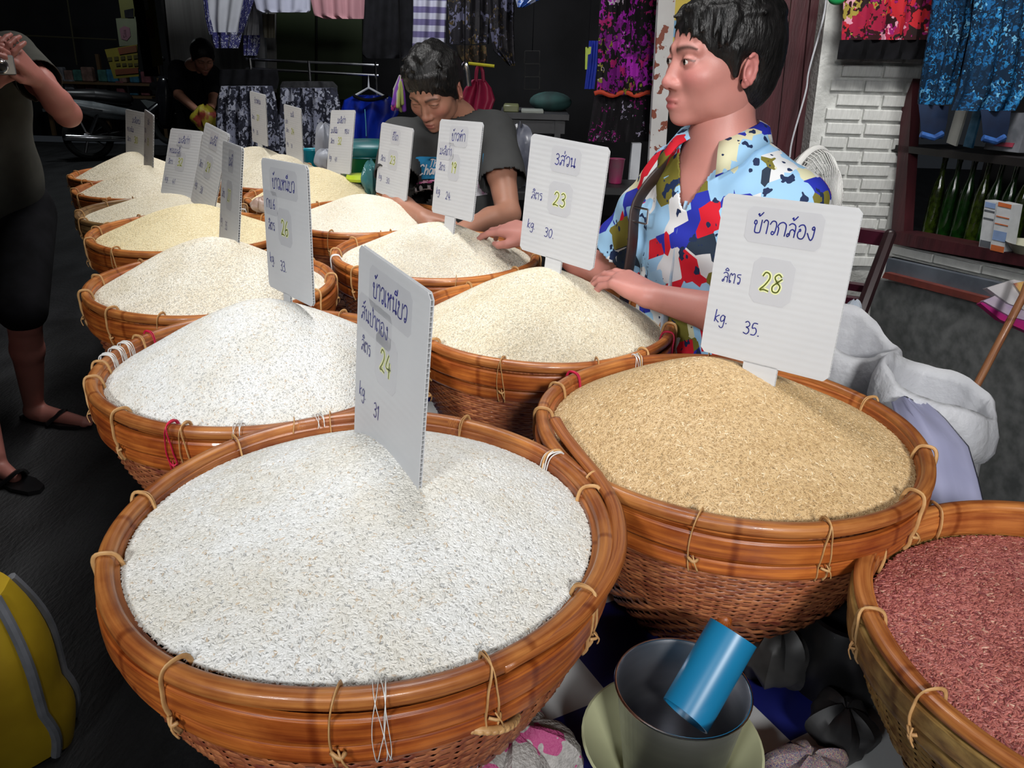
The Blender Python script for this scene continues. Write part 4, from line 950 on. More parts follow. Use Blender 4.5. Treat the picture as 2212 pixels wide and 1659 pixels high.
single('tray', MB().rbox((PY(1104, 240, 4.9).x, 4.95, zt + .02), (.09, .16, .04), .3), mat('olive_tin', (.16, .17, .08), scale=9, rough=.4), 'olive tin on the dark side counter', 'tin')
single('paper_pad', MB().rbox((PY(1150, 240, 4.9).x, 4.92, zt + .008), (.13, .15, .016), .3), mat('pale_paper', (.28, .30, .27), scale=9, rough=.6), 'pale paper pad on the dark side counter', 'paper')
single('teal_bag', MB().ell((PY(1190, 236, 5).x, 5.1, zt + .05), (.13, .12, .06)), mat('teal_cloth', (.02, .07, .065), (.01, .03, .03), scale=12, rough=.8), 'dark teal cloth bag slumped on the side counter', 'bag')
fr = thing('picture_strip', 'three dark framed cards in a column in the doorway', 'frame', PY(1150, 200, 6.5))
for i in range(3):
    y0 = 110 + i * 28; mb = MB()
    for A, Bp in (((1134, y0), (1166, y0)), ((1166, y0), (1165, y0 + 27)), ((1165, y0 + 27), (1133, y0 + 27)), ((1133, y0 + 27), (1134, y0))): mb.tube([PY(*A, 6.5), PY(*Bp, 6.5)], .004, 5)
    part('frame', mb, mat('grey_edge', (.12, .12, .12), scale=9), fr, world=True)
# dark cords that carry the hanging goods
def cord(o, px, py, Y):
    a = PY(px, py, Y); part('hanging_cord', MB().tube([a, Vector((a.x, a.y, 3.3))], .003, 5), m_blackc, o, world=True)
cord(tas, 866, 166, 3.4); cord(bag, 1036, 144, 4.58); cord(fr, 1150, 112, 6.5)
for nm, px, py, Y in (('cream_packet', 580, 32, 6.8), ('woven_mat_bag', 1018, 100, 5.3), ('steel_ladles', 1004, 140, 4.4), ('clip_hanger', 1270, 104, 4.5)): cord(bpy.data.objects[nm], px, py, Y)
def stool(label, x, y, z, w_=.3):
    t = thing('stool', label, 'stool', (x, y, 0)); mt = mat('stool_black', (.012, .012, .013), scale=8, rough=.5)
    part('seat', MB().rbox((0, 0, z - .02), (w_, w_, .04), .3), mt, t, smooth=False)
    for sx in (-1, 1):
        for sy in (-1, 1): part('leg', MB().box((sx * (w_ / 2 - .03), sy * (w_ / 2 - .03), (z - .04) / 2), (.03, .03, z - .04)), mt, t, smooth=False)
# plastic goods behind the baskets
m_gb = mat('green_bucket', (.01, .20, .06), (.008, .13, .045), scale=5, rough=.3); m_teal = mat('teal_lid', (.01, .17, .17), (.008, .11, .12), scale=5, rough=.3)
bk0 = PY(800, 394, 3.52); zb = bk0.z - .10
bu = thing('green_bucket', 'green plastic bucket with a teal lid behind the 32 sign', 'bucket', (bk0.x, bk0.y, zb))
part('bucket_body', MB().lathe([(.09, 0), (.105, .02), (.135, .23), (.14, .235)], 32, capb=True), m_gb, bu)
part('lid', MB().lathe([(.145, .225), (.15, .235), (.148, .26), (.13, .272), (.001, .28)], 32), m_teal, bu)
part('rim_line', MB().tube([(.142 * cos(t), .142 * sin(t), .22) for t in np.linspace(0, 2 * pi, 32, endpoint=False)], .004, 6, closed=True), m_teal, bu)
stand = thing('crate', 'dark crate carrying the green bucket behind the baskets', 'crate', (bk0.x, bk0.y, 0), atan2(AX.y, AX.x))
part('body', MB().rbox((0, 0, zb / 2), (.24, .24, zb), .05), mat('dark_crate', (.02, .022, .025), scale=8, rough=.6), stand, smooth=False)
for i in range(3): part('slat', MB().box((0, -.126, .12 + i * .25), (.24, .012, .16)), MATS['dark_crate'], stand, smooth=False)
def bag_blob(name, label, c, r, mt, seed, cat='bag', group=None):
    mb = MB().ell(c, r, seg=28, rings=18); rr = random.Random(seed); ph = [rr.uniform(0, 6) for _ in range(6)]
    for i, v in enumerate(mb.v):
        d = Vector(v) - Vector(c); a = atan2(d.y, d.x); f = 1 + .10 * sin(5 * a + ph[0] + d.z * 20) + .07 * sin(9 * a + ph[1] - d.z * 33) + .06 * sin(d.z / r[2] * 5 + ph[2] + 2 * a)
        mb.v[i] = tuple(Vector(c) + d * f)
    return single(name, mb, mt, label, cat, group=group)
m_pbag = mat('white_plastic_bag', (.50, .52, .58), (.40, .42, .48), scale=8, rough=.35, transl=.3)
bag_blob('plastic_bag', 'white plastic bag stuffed between the 32 sign and the teal cup', PY(702, 312, 3.9), (.045, .05, .09), m_pbag, 3)
bag_blob('plastic_bag', 'small white plastic bag at the foot of the 32 sign', PY(704, 345, 3.7), (.05, .05, .045), m_pbag, 4)
tc_ = PY(676, 350, 4.3); single('teal_cup', MB().lathe([(.05, 0), (.055, .005), (.065, .09), (.068, .095), (.06, .09), (.05, .01), (.001, .01)], 24, tc_ - Vector((0, 0, .03))), mat('cyan_plastic', (.01, .28, .36), scale=6, rough=.3), 'cyan plastic cup behind the cream rice by the skirt rack', 'cup')
single('lime_lid', MB().lathe([(.045, 0), (.05, .01), (.045, .022), (.001, .025)], 24, PY(776, 390, 3.0)), MATS['lime_plastic'], 'lime green lid at the foot of the green bucket', 'lid')
bag_blob('clear_bag', 'clear teal plastic bag beside the lime lid', PY(800, 385, 2.95), (.03, .035, .06), mat('clear_teal', (.12, .32, .32), (.05, .2, .22), scale=9, rough=.15, transl=.3), 8)
bag_blob('wrapped_bundle', 'small white wrapped bundle between the two rows of baskets', (P(566, 442, 2.42)), (.035, .03, .022), mat('wrapped_white', (.42, .36, .33), (.25, .15, .11), scale=25, rough=.4), 51, 'bundle')
bag_blob('plastic_bag', 'crumpled clear plastic bag behind the grey shirt sleeve', PY(1122, 340, 3.5), (.07, .06, .13), mat('crumpled_plastic', (.18, .19, .24), (.06, .065, .09), scale=10, rough=.25), 11)
pk = PY(1330, 375, 4.2); stool('black stool under the pink cup', pk.x, pk.y, pk.z - .05); sb_ = PY(1122, 340, 3.5); stool('black stool under the crumpled clear bag', sb_.x, sb_.y, sb_.z - .12); single('pink_cup', MB().lathe([(.03, 0), (.034, .004), (.042, .12), (.045, .125), (.038, .12), (.03, .01), (.001, .01)], 20, pk - Vector((0, 0, .05))), mat('pink_plastic', (.28, .015, .09), (.15, .08, .1), scale=7, rough=.3), 'translucent pink cup under the black floral skirt', 'cup')
# ================================================================ things on the table corner
cup0 = PZ(1475, 1480, .825); CU = Vector((cup0.x - .004, cup0.y, TABLE_Z - .027))
m_steel = mat('brushed_steel', (.50, .51, .54), (.40, .41, .44), scale=3, rough=.34, metal=1.0, stretch=(1, 1, 12))
m_bowl = mat('pale_green_plastic', (.56, .58, .36), (.50, .52, .32), scale=5, rough=.35)
bo = thing('plastic_bowl', 'pale yellow green plastic bowl under the steel measure', 'bowl', CU)
part('bowl_wall', MB().lathe([(.001, .004), (.055, .004), (.068, .012), (.103, .062), (.108, .068), (.105, .069), (.099, .062), (.064, .016), (.056, .010), (.001, .010)], 48), m_bowl, bo)
part('foot_ring', MB().tube([(.05 * cos(t), .05 * sin(t), .003) for t in np.linspace(0, 2 * pi, 32, endpoint=False)], .003, 6, closed=True), m_bowl, bo)
CT = CU + Vector((.004, .0, .0115)); rt = .0776; Hc = .140
cu = thing('steel_measure', 'tall steel measuring cup standing in the pale bowl', 'cup', CT)
part('cup_wall', MB().lathe([(.001, 0), (.055, 0), (.057, .002), (rt - .002, Hc - .004), (rt, Hc), (rt - .0012, Hc + .0008), (rt - .0035, Hc - .004), (.0555, .004), (.001, .003)], 56, capb=False), m_steel, cu, edge=60)
part('rolled_rim', MB().tube([((rt) * cos(t), rt * sin(t), Hc) for t in np.linspace(0, 2 * pi, 56, endpoint=False)], .0016, 8, closed=True), m_chrome, cu)
# blue pipe scoop leaning in the cup
pa = P(1474, 1556, .908); pb = P(1584, 1366, .925)
ax = (pb - pa).normalized(); e1 = ax.cross(Vector((0, 0, 1))).normalized(); e2 = e1.cross(ax)
rp_ = .0300; n = 40; secs_o = []; vs = []; fs = []
L = (pb - pa).length
for j in range(13):
    t = j / 12; ring_o = []
    for k in range(n):
        a = 2 * pi * k / n; off = 0
        s0 = max(0, t)                              # bottom end cut slantwise as a scoop
        base = (.5 + .5 * cos(a - pi * .5)) * .012 * (1 - t)
        for rr in (rp_,): ring_o.append(pa + ax * (base + (L - base) * t) + e1 * (cos(a) * rr) + e2 * (sin(a) * rr))
    secs_o.append(ring_o)
inner = [[p + (pa + ax * ((p - pa).dot(ax)) - p) * .09 for p in s] for s in secs_o]
sc_ = MB().loft(secs_o + inner[::-1] + [secs_o[0]], caps=False)
single('pipe_scoop', sc_, mat('blue_pvc', (.008, .19, .37), (.006, .15, .31), scale=5, rough=.35), 'blue plastic pipe cut as a scoop, leaning in the steel measure', 'scoop', tuple(pa - Vector((0, 0, .03))))
# woven sacks and dark pots in the shade of the table
def sackmat(name, c, ink=None):
    mt = mat(name, c, tuple(a * .7 for a in c), scale=120, rough=.6, bump=.5, bscale=240)
    if ink:
        N, K, b = nodes_of(mt); tc = N.new('ShaderNodeTexCoord'); nz = N.new('ShaderNodeTexNoise'); nz.inputs['Scale'].default_value = 22; K.new(tc.outputs['Object'], nz.inputs[0])
        rp = ramp_const(N, [(0, (0, 0, 0)), (.56, (1, 1, 1))]); K.new(nz.outputs[0], rp.inputs[0]); mx = N.new('ShaderNodeMixRGB'); mx.inputs[2].default_value = (*ink, 1)
        src = b.inputs['Base Color'].links[0].from_socket; K.new(src, mx.inputs[1]); K.new(rp.outputs[0], mx.inputs[0]); K.new(mx.outputs[0], b.inputs['Base Color'])
    return mt
c = PZ(1095, 1670, TABLE_Z) ; bag_blob('woven_sack', 'grey woven sack with magenta print under the front basket', (c.x + .005, c.y + .0, TABLE_Z + .02), (.085, .065, .05), sackmat('grey_sack', (.42, .40, .38), (.4, .06, .18)), 21, 'sack')
c = PZ(1670, 1430, TABLE_Z); bag_blob('plastic_bag', 'dusty grey plastic bag on the checked cloth beside the blue scoop', (c.x, c.y, TABLE_Z + .02), (.055, .05, .05), mat('dusty_plastic', (.085, .083, .08), (.04, .04, .04), scale=14, rough=.5), 22)
c = PZ(1790, 1475, TABLE_Z); single('black_pot', MB().lathe([(.05, 0), (.062, .006), (.066, .05), (.058, .10), (.05, .12), (.056, .125), (.048, .125), (.046, .03), (.001, .02)], 36, (c.x + .02, c.y + .03, TABLE_Z - .027)), m_blackp, 'black pot between the brown rice and the red rice', 'pot')
c = PZ(1745, 1665, TABLE_Z); bag_blob('woven_pouch', 'small multicoloured woven pouch on the checked cloth', (c.x, c.y, TABLE_Z - .0), (.05, .035, .03), floral('pouch', [(0, (.05, .05, .12)), (.35, (.25, .22, .18)), (.6, (.35, .1, .12)), (.75, (.4, .36, .2)), (.9, (.1, .1, .22))], 120), 23)
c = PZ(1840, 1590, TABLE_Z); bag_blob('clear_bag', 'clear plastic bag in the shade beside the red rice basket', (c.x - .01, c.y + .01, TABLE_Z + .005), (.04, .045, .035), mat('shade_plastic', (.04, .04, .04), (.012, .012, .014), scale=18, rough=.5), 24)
# ================================================================ right side of the stall
def sack(name, label, c, r, h, mt, seed, roll=.09, tilt=0.0):
    """open standing sack with its mouth rolled down"""
    secs = []; rr = random.Random(seed); ph = [rr.uniform(0, 6) for _ in range(5)]; n = 48
    prof = [(.80, 0), (.98, .04 * h), (1.08, .3 * h), (1.05, .6 * h), (.96, .80 * h), (.92, .86 * h), (1.0, .87 * h), (1.07, .90 * h), (1.06, .95 * h), (.98, .99 * h), (.90, h), (.84, .97 * h), (.82, .86 * h), (.80, .74 * h), (.4, .72 * h), (.02, .73 * h)]
    for j, (f, z) in enumerate(prof):
        s = []
        for k in range(n):
            a = 2 * pi * k / n; w_ = 1 + .035 * sin(4 * a + ph[0] + z * 6) + .03 * sin(9 * a + ph[1] - z * 9) + .018 * sin(15 * a + ph[2] + z * 14)
            zz = z + (.035 * sin(a + ph[3]) + .012 * sin(3 * a + ph[4])) * (z / h) ** 2
            s.append(Vector((c[0] + f * r * w_ * cos(a) + tilt * z, c[1] + f * r * w_ * sin(a), c[2] + zz)))
        secs.append(s)
    return single(name, MB().loft(secs), mt, label, 'sack', edge=None)
m_sackw = mat('white_woven_sack', (.72, .73, .76), (.60, .61, .65), scale=9, rough=.5, bump=.35, bscale=60, transl=.15)
m_sackl = mat('lilac_plastic', (.52, .53, .74), (.44, .45, .66), scale=6, rough=.45, transl=.15)
s1 = P(1890, 735, 1.82); sack('rice_sack', 'white open sack behind the 28 sign with its mouth folded back', (s1.x - .01, s1.y + .1, 0), .115, s1.z - .01, m_sackw, 5)
s2 = P(2055, 885, 1.62); sack('rice_sack', 'white open sack with rolled mouth behind the red rice', (s2.x + .015, s2.y + .09, 0), .125, s2.z + .02, m_sackw, 9)
lp = []
for (xl, xr, py, fw) in ((1925, 1990, 862, 1.60), (1935, 2040, 905, 1.52), (1940, 2090, 960, 1.46), (1945, 2110, 1030, 1.42), (1950, 2125, 1100, 1.40), (1950, 2130, 1200, 1.40)):
    fr_ = []
    for k in range(14):
        t = k / 13; fr_.append(P(xl + (xr - xl) * t, py + 6 * sin(t * 9 + py), fw + .012 * sin(t * 11 + py * .05) + .08 * abs(t - .5)))
    bk_ = [p + Vector((.01, .012, -.004)) for p in fr_[::-1]]
    lp.append(fr_ + bk_)
single('lilac_sheet', MB().loft(lp), m_sackl, 'lilac plastic sheet draped over the front of the rolled white sack', 'sheet', edge=None)
bag_blob('plastic_bag', 'small white and blue bag behind the lower edge of the 28 sign', P(1836, 700, 2.1), (.03, .03, .06), mat('white_blue_bag', (.5, .55, .62), (.15, .4, .6), scale=16, rough=.4, lo=.3, hi=.45), 31)
single('pink_tray', MB().rbox(P(1826, 748, 2.12), (.09, .06, .03), .3), mat('hot_pink', (.45, .03, .14), scale=9, rough=.4), 'hot pink tray edge beside the white open sack', 'tray')
# dark wooden chair back
ch = thing('wooden_chair', 'dark maroon wooden chair in front of the brick pillar', 'chair', (P(1880, 600, 2.3).x, P(1880, 600, 2.3).y, 0))
m_chair = mat('dark_wood', (.030, .012, .014), (.014, .007, .008), scale=6, rough=.4, stretch=(3, 3, .4)); m_chair2 = mat('maroon_slat', (.085, .012, .03), (.05, .008, .018), scale=6, rough=.35)
pt_, pb_ = P(1922, 508, 2.3), P(1835, 740, 2.3)
def post(a, b, w=.035): return MB().tube([a, b], w * .7, 4)
foot = Vector((pb_.x - .03, pb_.y - .02, 0)); part('back_post', MB().chain([(pt_, .018), (pb_, .020), (foot, .018)], 8), m_chair, ch, world=True)
for y0, y1, w_ in ((502, 532, 1), (617, 632, 1), (646, 660, 1)):
    a = P(1918 - (y0 - 508) * .37, y0 + 2, 2.31); b = P(1918 - (y0 - 508) * .37 - 110, y0 - 14, 2.45); hgt = (y1 - y0) * 2.3 / 1700
    part('back_slat', MB().prism([a, b, b - Vector((0, 0, hgt)), a - Vector((0, 0, hgt))], Vector((.01, .03, 0))), m_chair2, ch, world=True, smooth=False)
p2 = P(1812, 494, 2.45); part('back_post', MB().chain([(p2, .018), (Vector((p2.x - .06, p2.y - .04, .45)), .020), (Vector((p2.x - .06, p2.y - .06, 0)), .018)], 8), m_chair, ch, world=True)
sA, sB = Vector((foot.x, foot.y, .45)), Vector((p2.x - .06, p2.y - .05, .45)); fr0 = Vector((-.12, -.36, 0))
part('seat', MB().prism([sA, sB, sB + fr0, sA + fr0], (0, 0, .03)), m_chair, ch, world=True, smooth=False)
for q in (sA, sB): part('leg', MB().cap(q + fr0 * .93, .018, Vector((q.x, q.y, 0)) + fr0 * .93 + Vector((0, 0, .018)), .016, 8), m_chair, ch, world=True)
# broom stick and magazines
single('broom_stick', MB().tube([P(2225, 600, 1.95), P(2210, 640, 1.95), P(2150, 755, 1.98), P(2094, 862, 2.0), P(1990, 1060, 2.05)], .0095, 10), bamboo('stick_wood', (.26, .10, .04), (.48, .22, .09), rough=.5), 'thin wooden broom stick leaning by the steel chest', 'stick')
mg = thing('magazines', 'pink and white folded magazines lying on the steel chest edge', 'magazine', P(2190, 690, 2.05))
m_mw = mat('magazine_paper', (.62, .60, .60), (.55, .52, .55), scale=12, rough=.4); m_mp = mat('magazine_pink', (.55, .02, .16), (.4, .02, .22), scale=10, rough=.35)
for (poly, mt, th, fw) in (([(2118, 655), (2150, 640), (2260, 690), (2260, 735), (2160, 690)], m_mp, .02, 2.06), ([(2124, 650), (2160, 634), (2260, 668), (2260, 705), (2180, 682)], mat('magazine_violet', (.35, .22, .5), (.6, .5, .6), scale=14, rough=.35), .015, 2.05),
                           ([(2132, 622), (2190, 604), (2265, 620), (2265, 690), (2178, 655)], m_mw, .02, 2.04), ([(2190, 612), (2240, 602), (2262, 625), (2262, 650), (2210, 640)], mat('magazine_flower', (.6, .08, .2), (.7, .5, .12), scale=24, rough=.35), .003, 2.03)):
    part('magazine_sheet', MB().prism([P(a, b, fw) for a, b in poly], _fw * th), mt, mg, world=True, smooth=False)
# pedestal fan
fc = P(1738, 470, 2.62); fx = Vector((.62, -.55, 0)).normalized()      # it blows to the front right, seen at a slant
fan = thing('pedestal_fan', 'white pedestal fan behind the patterned shirt', 'fan', (fc.x - fx.x * .1, fc.y - fx.y * .1, 0))
q = fx.to_track_quat('Z', 'Y').to_matrix(); m_fan = mat('fan_white', (.78, .78, .76), (.72, .72, .70), scale=6, rough=.35); Rf = .222
rb = MB()
for k in range(64):
    a = 2 * pi * k / 64; pts = []
    for rr, zz in ((.045, .075), (.10, .072), (.17, .055), (.21, .025), (Rf, 0)): pts.append(fc + q @ Vector((rr * cos(a), rr * sin(a), zz)))
    rb.tube(pts, .0021, 4)
    pts = []
    for rr, zz in ((.05, -.085), (.11, -.08), (.18, -.055), (.212, -.025), (Rf, 0)): pts.append(fc + q @ Vector((rr * cos(a), rr * sin(a), zz)))
    rb.tube(pts, .0021, 4)
o = part('grille', rb, m_fan, fan, world=True, edge=None); o['kind'] = 'stuff'
part('guard_ring', MB().tube([fc + q @ Vector((Rf * cos(t), Rf * sin(t), 0)) for t in np.linspace(0, 2 * pi, 56, endpoint=False)], .011, 8, closed=True, flat=.8), m_fan, fan, world=True)
part('hub_cap', MB().lathe([(.05, .074), (.048, .082), (.001, .086)], 24, fc, M=q), m_fan, fan, world=True)
for k in range(3):
    bl = MB(); a0 = k * 2 * pi / 3; secs = []
    for t in np.linspace(0, 1, 6):
        r_b = .03 + .14 * t; wdt = .35 + .5 * sin(pi * min(1, t * .8 + .1)); row_ = []
        for s_ in np.linspace(-.5, .5, 5): row_.append(fc + q @ Vector((r_b * cos(a0 + s_ * wdt), r_b * sin(a0 + s_ * wdt), .02 * s_)))
        secs.append(row_ + [p + q @ Vector((0, 0, -.003)) for p in row_[::-1]])
    part('blade', bl.loft(secs), mat('fan_blade', (.35, .42, .48), scale=6, rough=.3), fan, world=True)
part('motor', MB().lathe([(.001, -.16), (.04, -.155), (.05, -.10), (.035, -.02), (.001, .0)], 20, fc, M=q), m_fan, fan, world=True)
bx_ = fc + q @ Vector((0, 0, -.12)); part('pole', MB().chain([(bx_, .016), (Vector((bx_.x, bx_.y, .04)), .018)], 10), m_fan, fan, world=True)
part('base', MB().lathe([(.001, .045), (.05, .045), (.17, .02), (.18, 0), (.001, 0)], 32, (bx_.x, bx_.y, 0.001)), m_fan, fan, world=True)
# ================================================================ the dark street on the left
YB = 9.3
def WH(mb, c, r, t, d):     # wheel: tyre ring about axis d
    qq = Vector(d).to_track_quat('Z', 'Y').to_matrix(); return mb.tube([Vector(c) + qq @ Vector((r * cos(a), r * sin(a), 0)) for a in np.linspace(0, 2 * pi, 28, endpoint=False)], t, 8, closed=True)
bike0 = P(195, 318, 10.0); bd_ = Vector((.86, .5, 0)).normalized(); bs = Vector((-.5, .86, 0))
mbk = thing('motorbike', 'black motorbike parked in the dark street', 'motorbike', (bike0.x, bike0.y, 0))
W0 = Vector((bike0.x, bike0.y, .29)); W1 = W0 + bd_ * 1.24
m_tyre = mat('tyre', (.012, .012, .012), scale=20, rough=.8); m_bikeb = mat('bike_black', (.010, .010, .012), (.006, .006, .008), scale=6, rough=.22, spec=.6)
for wc in (W0, W1):
    wh = part('wheel', WH(MB(), wc, .25, .045, bs), m_tyre, mbk, world=True)
    hb_ = MB(); qq = bs.to_track_quat('Z', 'Y').to_matrix()
    hb_.lathe([(.001, -.05), (.06, -.045), (.06, .045), (.001, .05)], 16, wc, M=qq)
    for k in range(5): hb_.tube([wc, wc + qq @ Vector((.22 * cos(k * 1.257), .22 * sin(k * 1.257), 0))], .016, 6)
    part('hub', hb_, m_chrome, mbk, world=True)
def bp(l, h, s=0): return W0 + bd_ * l + bs * s + Vector((0, 0, h - .29))
part('frame', MB().chain([(bp(0, .30), .03), (bp(.4, .34), .05), (bp(.62, .42), .10), (bp(.95, .70), .05), (bp(1.02, .86), .04)], 10), m_bikeb, mbk, world=True)
part('fork', MB().tube([bp(1.24, .29, -.06), bp(1.06, .82, -.06)], .02, 8).tube([bp(1.24, .29, .06), bp(1.06, .82, .06)], .02, 8), m_chrome, mbk, world=True)
part('engine', MB().ell(bp(.6, .38), (.17, .13, .12)).ell(bp(.5, .33), (.12, .12, .1)), mat('engine_grey', (.10, .10, .105), (.05, .05, .05), scale=14, rough=.35, metal=.6), mbk, world=True)
part('seat', MB().chain([(bp(-.15, .78), .07), (bp(.15, .76), .10), (bp(.5, .72), .09)], 12), m_blackp, mbk, world=True)
part('side_panel', MB().chain([(bp(-.28, .72, -.04), .04), (bp(.1, .62, -.06), .10), (bp(.5, .55, -.06), .07)], 12), mat('bike_silver', (.25, .27, .28), (.12, .13, .14), scale=5, rough=.25), mbk, world=True)
part('tail_bar', MB().tube([bp(-.45, .62, -.14), bp(-.1, .66, -.14), bp(.2, .60, -.14)], .022, 8), m_chrome, mbk, world=True)
part('exhaust', MB().chain([(bp(-.25, .30, -.14), .045), (bp(.25, .27, -.13), .04), (bp(.55, .25, -.1), .02)], 10), m_chrome, mbk, world=True)
part('shock', MB().tube([bp(.02, .34, -.12), bp(.16, .60, -.12)], .026, 8), m_chrome, mbk, world=True)
part('leg_shield', MB().chain([(bp(.92, .45), .09), (bp(.98, .75), .13), (bp(1.0, .92), .10)], 12), m_bikeb, mbk, world=True)
part('handlebar', MB().tube(crom([bp(.86, 1.02, -.34), bp(.98, 1.0, -.15), bp(1.02, .96, 0), bp(.98, 1.0, .15), bp(.86, 1.02, .34)], 4), .018, 8), m_chrome, mbk, world=True)
part('headlamp', MB().ell(bp(1.10, .92), (.09, .09, .08)), m_chrome, mbk, world=True)
part('fender', MB().chain([(bp(1.05, .55), .05), (bp(1.24, .58), .06), (bp(1.44, .46), .05)], 10), m_bikeb, mbk, world=True)
for s_ in (-1, 1):
    part('mirror', MB().ell(bp(.95, 1.22, .28 * s_), (.05, .02, .035)).tube([bp(.95, 1.02, .25 * s_), bp(.95, 1.2, .28 * s_)], .006, 6), m_blackp, mbk, world=True)
bk2 = thing('motorbike', 'second dark motorbike with a pale handle behind the 30 sign', 'motorbike', P(345, 345, 11.75)); bk2.location.z = 0
W0 = Vector((bk2.location.x + .2, bk2.location.y, .29)); bd_ = Vector((.95, -.3, 0)).normalized(); bs = Vector((.3, .95, 0)).normalized(); W1 = W0 + bd_ * 1.2
for wc in (W0, W1): part('wheel', WH(MB(), wc, .25, .045, bs), m_tyre, bk2, world=True)
part('body', MB().chain([(bp(0, .5), .1), (bp(.3, .62), .13), (bp(.7, .55), .09), (bp(1.1, .8), .08)], 12), m_bikeb, bk2, world=True)
part('seat', MB().chain([(bp(-.15, .80), .07), (bp(.5, .74), .09)], 12), m_blackp, bk2, world=True)
part('handlebar', MB().tube(crom([bp(1.0, 1.0, -.34), bp(1.1, .98, 0), bp(1.0, 1.0, .34)], 4), .02, 8), m_chrome, bk2, world=True)
part('tail_panel', MB().prism([bp(-.3, .62, -.15), bp(.1, .56, -.15), bp(-.05, .34, -.12)], bs * .1), mat('pale_panel', (.2, .22, .22), scale=5, rough=.3), bk2, world=True, smooth=False)
# posters, pole and banner
def poster(label, poly, Y, c1, bands):
    t = thing('poster', label, 'poster', PY(poly[3][0], poly[3][1], Y)); part('sheet', slab(poly, Y, .01), c1, t, world=True, smooth=False)
    for bpoly, mt in bands: part('printed_band', slab(bpoly, Y - .004, .003), mt, t, world=True, smooth=False)
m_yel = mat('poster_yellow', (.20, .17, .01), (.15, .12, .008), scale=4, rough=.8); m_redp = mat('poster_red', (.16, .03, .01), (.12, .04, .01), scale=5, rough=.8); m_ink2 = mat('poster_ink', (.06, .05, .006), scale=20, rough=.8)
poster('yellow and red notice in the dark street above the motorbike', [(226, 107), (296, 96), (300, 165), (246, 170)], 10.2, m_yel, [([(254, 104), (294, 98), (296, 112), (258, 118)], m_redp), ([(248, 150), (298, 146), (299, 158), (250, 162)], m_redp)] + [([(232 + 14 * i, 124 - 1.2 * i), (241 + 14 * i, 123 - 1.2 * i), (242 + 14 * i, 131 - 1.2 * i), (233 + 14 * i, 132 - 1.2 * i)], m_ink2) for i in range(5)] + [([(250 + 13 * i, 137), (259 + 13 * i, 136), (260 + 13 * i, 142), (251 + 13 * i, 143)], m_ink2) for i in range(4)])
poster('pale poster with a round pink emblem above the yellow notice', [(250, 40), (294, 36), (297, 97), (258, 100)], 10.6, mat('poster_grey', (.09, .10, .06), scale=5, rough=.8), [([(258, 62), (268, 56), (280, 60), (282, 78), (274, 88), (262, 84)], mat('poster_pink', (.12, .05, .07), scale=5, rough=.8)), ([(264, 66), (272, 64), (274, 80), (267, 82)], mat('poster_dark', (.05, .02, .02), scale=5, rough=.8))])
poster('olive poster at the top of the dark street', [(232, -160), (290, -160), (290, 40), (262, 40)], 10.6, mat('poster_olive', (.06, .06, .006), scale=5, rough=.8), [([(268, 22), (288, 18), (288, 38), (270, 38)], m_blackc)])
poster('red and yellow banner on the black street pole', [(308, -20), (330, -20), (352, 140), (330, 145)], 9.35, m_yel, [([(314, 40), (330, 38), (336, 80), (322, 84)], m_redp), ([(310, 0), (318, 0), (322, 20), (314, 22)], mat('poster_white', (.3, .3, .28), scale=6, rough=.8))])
struct('trim_8', slab([(284, -20), (308, -20), (336, 165), (312, 165)], 9.4, .1), m_blackc, label='black street pole')
for (a, b) in (((56, 77), (252, 86)), ((144, -10), (166, 140))):
    single('roof_wire', MB().tube([PY(*a, 12.5), PY(*b, 12.5)], .012, 6), mat('wire_yellow', (.035, .03, .01), scale=20, rough=.8), 'thin wire %s under the dark street roof' % ('running level' if a[0] < 100 else 'hanging upright'), 'wire')
# shelf with packed goods far across the street
sh = thing('goods_shelf', 'long low shelf of packed goods across the dark street', 'shelf', (PY(170, 200, 12.6).x, 12.6, 0))
x0, x1 = PY(60, 200, 12.4).x, PY(330, 200, 12.4).x
for zz in (PY(170, 205, 12.5).z, PY(170, 178, 12.5).z): part('board', MB().box(((x0 + x1) / 2, 12.6, zz), (x1 - x0, .5, .03)), mat('shelf_board', (.10, .055, .02), scale=5, rough=.7), sh, world=True, smooth=False)
for xx in (x0 + .05, (x0 + x1) / 2, x1 - .05): part('upright', MB().box((xx, 12.8, .6), (.05, .05, 1.2)), MATS['shelf_board'], sh, world=True, smooth=False)
pcol = [((.03, .14, .22), 'blue'), ((.18, .18, .2), 'white'), ((.16, .05, .06), 'red'), ((.05, .15, .13), 'teal'), ((.2, .12, .1), 'pink')]
r_ = random.Random(12)
for rowi, zz in enumerate((PY(170, 178, 12.5).z + .015, PY(170, 205, 12.5).z + .015)):
    x = x0 + .1
    while x < x1 - .15:
        wd = r_.uniform(.10, .17); hh = r_.uniform(.13, .22); ci = r_.randrange(5)
        single('goods_packet', MB().rbox((x + wd / 2, 12.5 + r_.uniform(-.05, .05), zz + hh / 2), (wd, .12, hh), .25), mat('packet_' + pcol[ci][1], pcol[ci][0], tuple(a * .5 for a in pcol[ci][0]), scale=14, rough=.5), '%s packet on the %s board of the goods shelf' % (pcol[ci][1], ('upper', 'lower')[rowi]), 'packet', group='%s packets on the %s board of the goods shelf' % (pcol[ci][1], ('upper', 'lower')[rowi]), smooth=False)
        x += wd + r_.uniform(.005, .04)
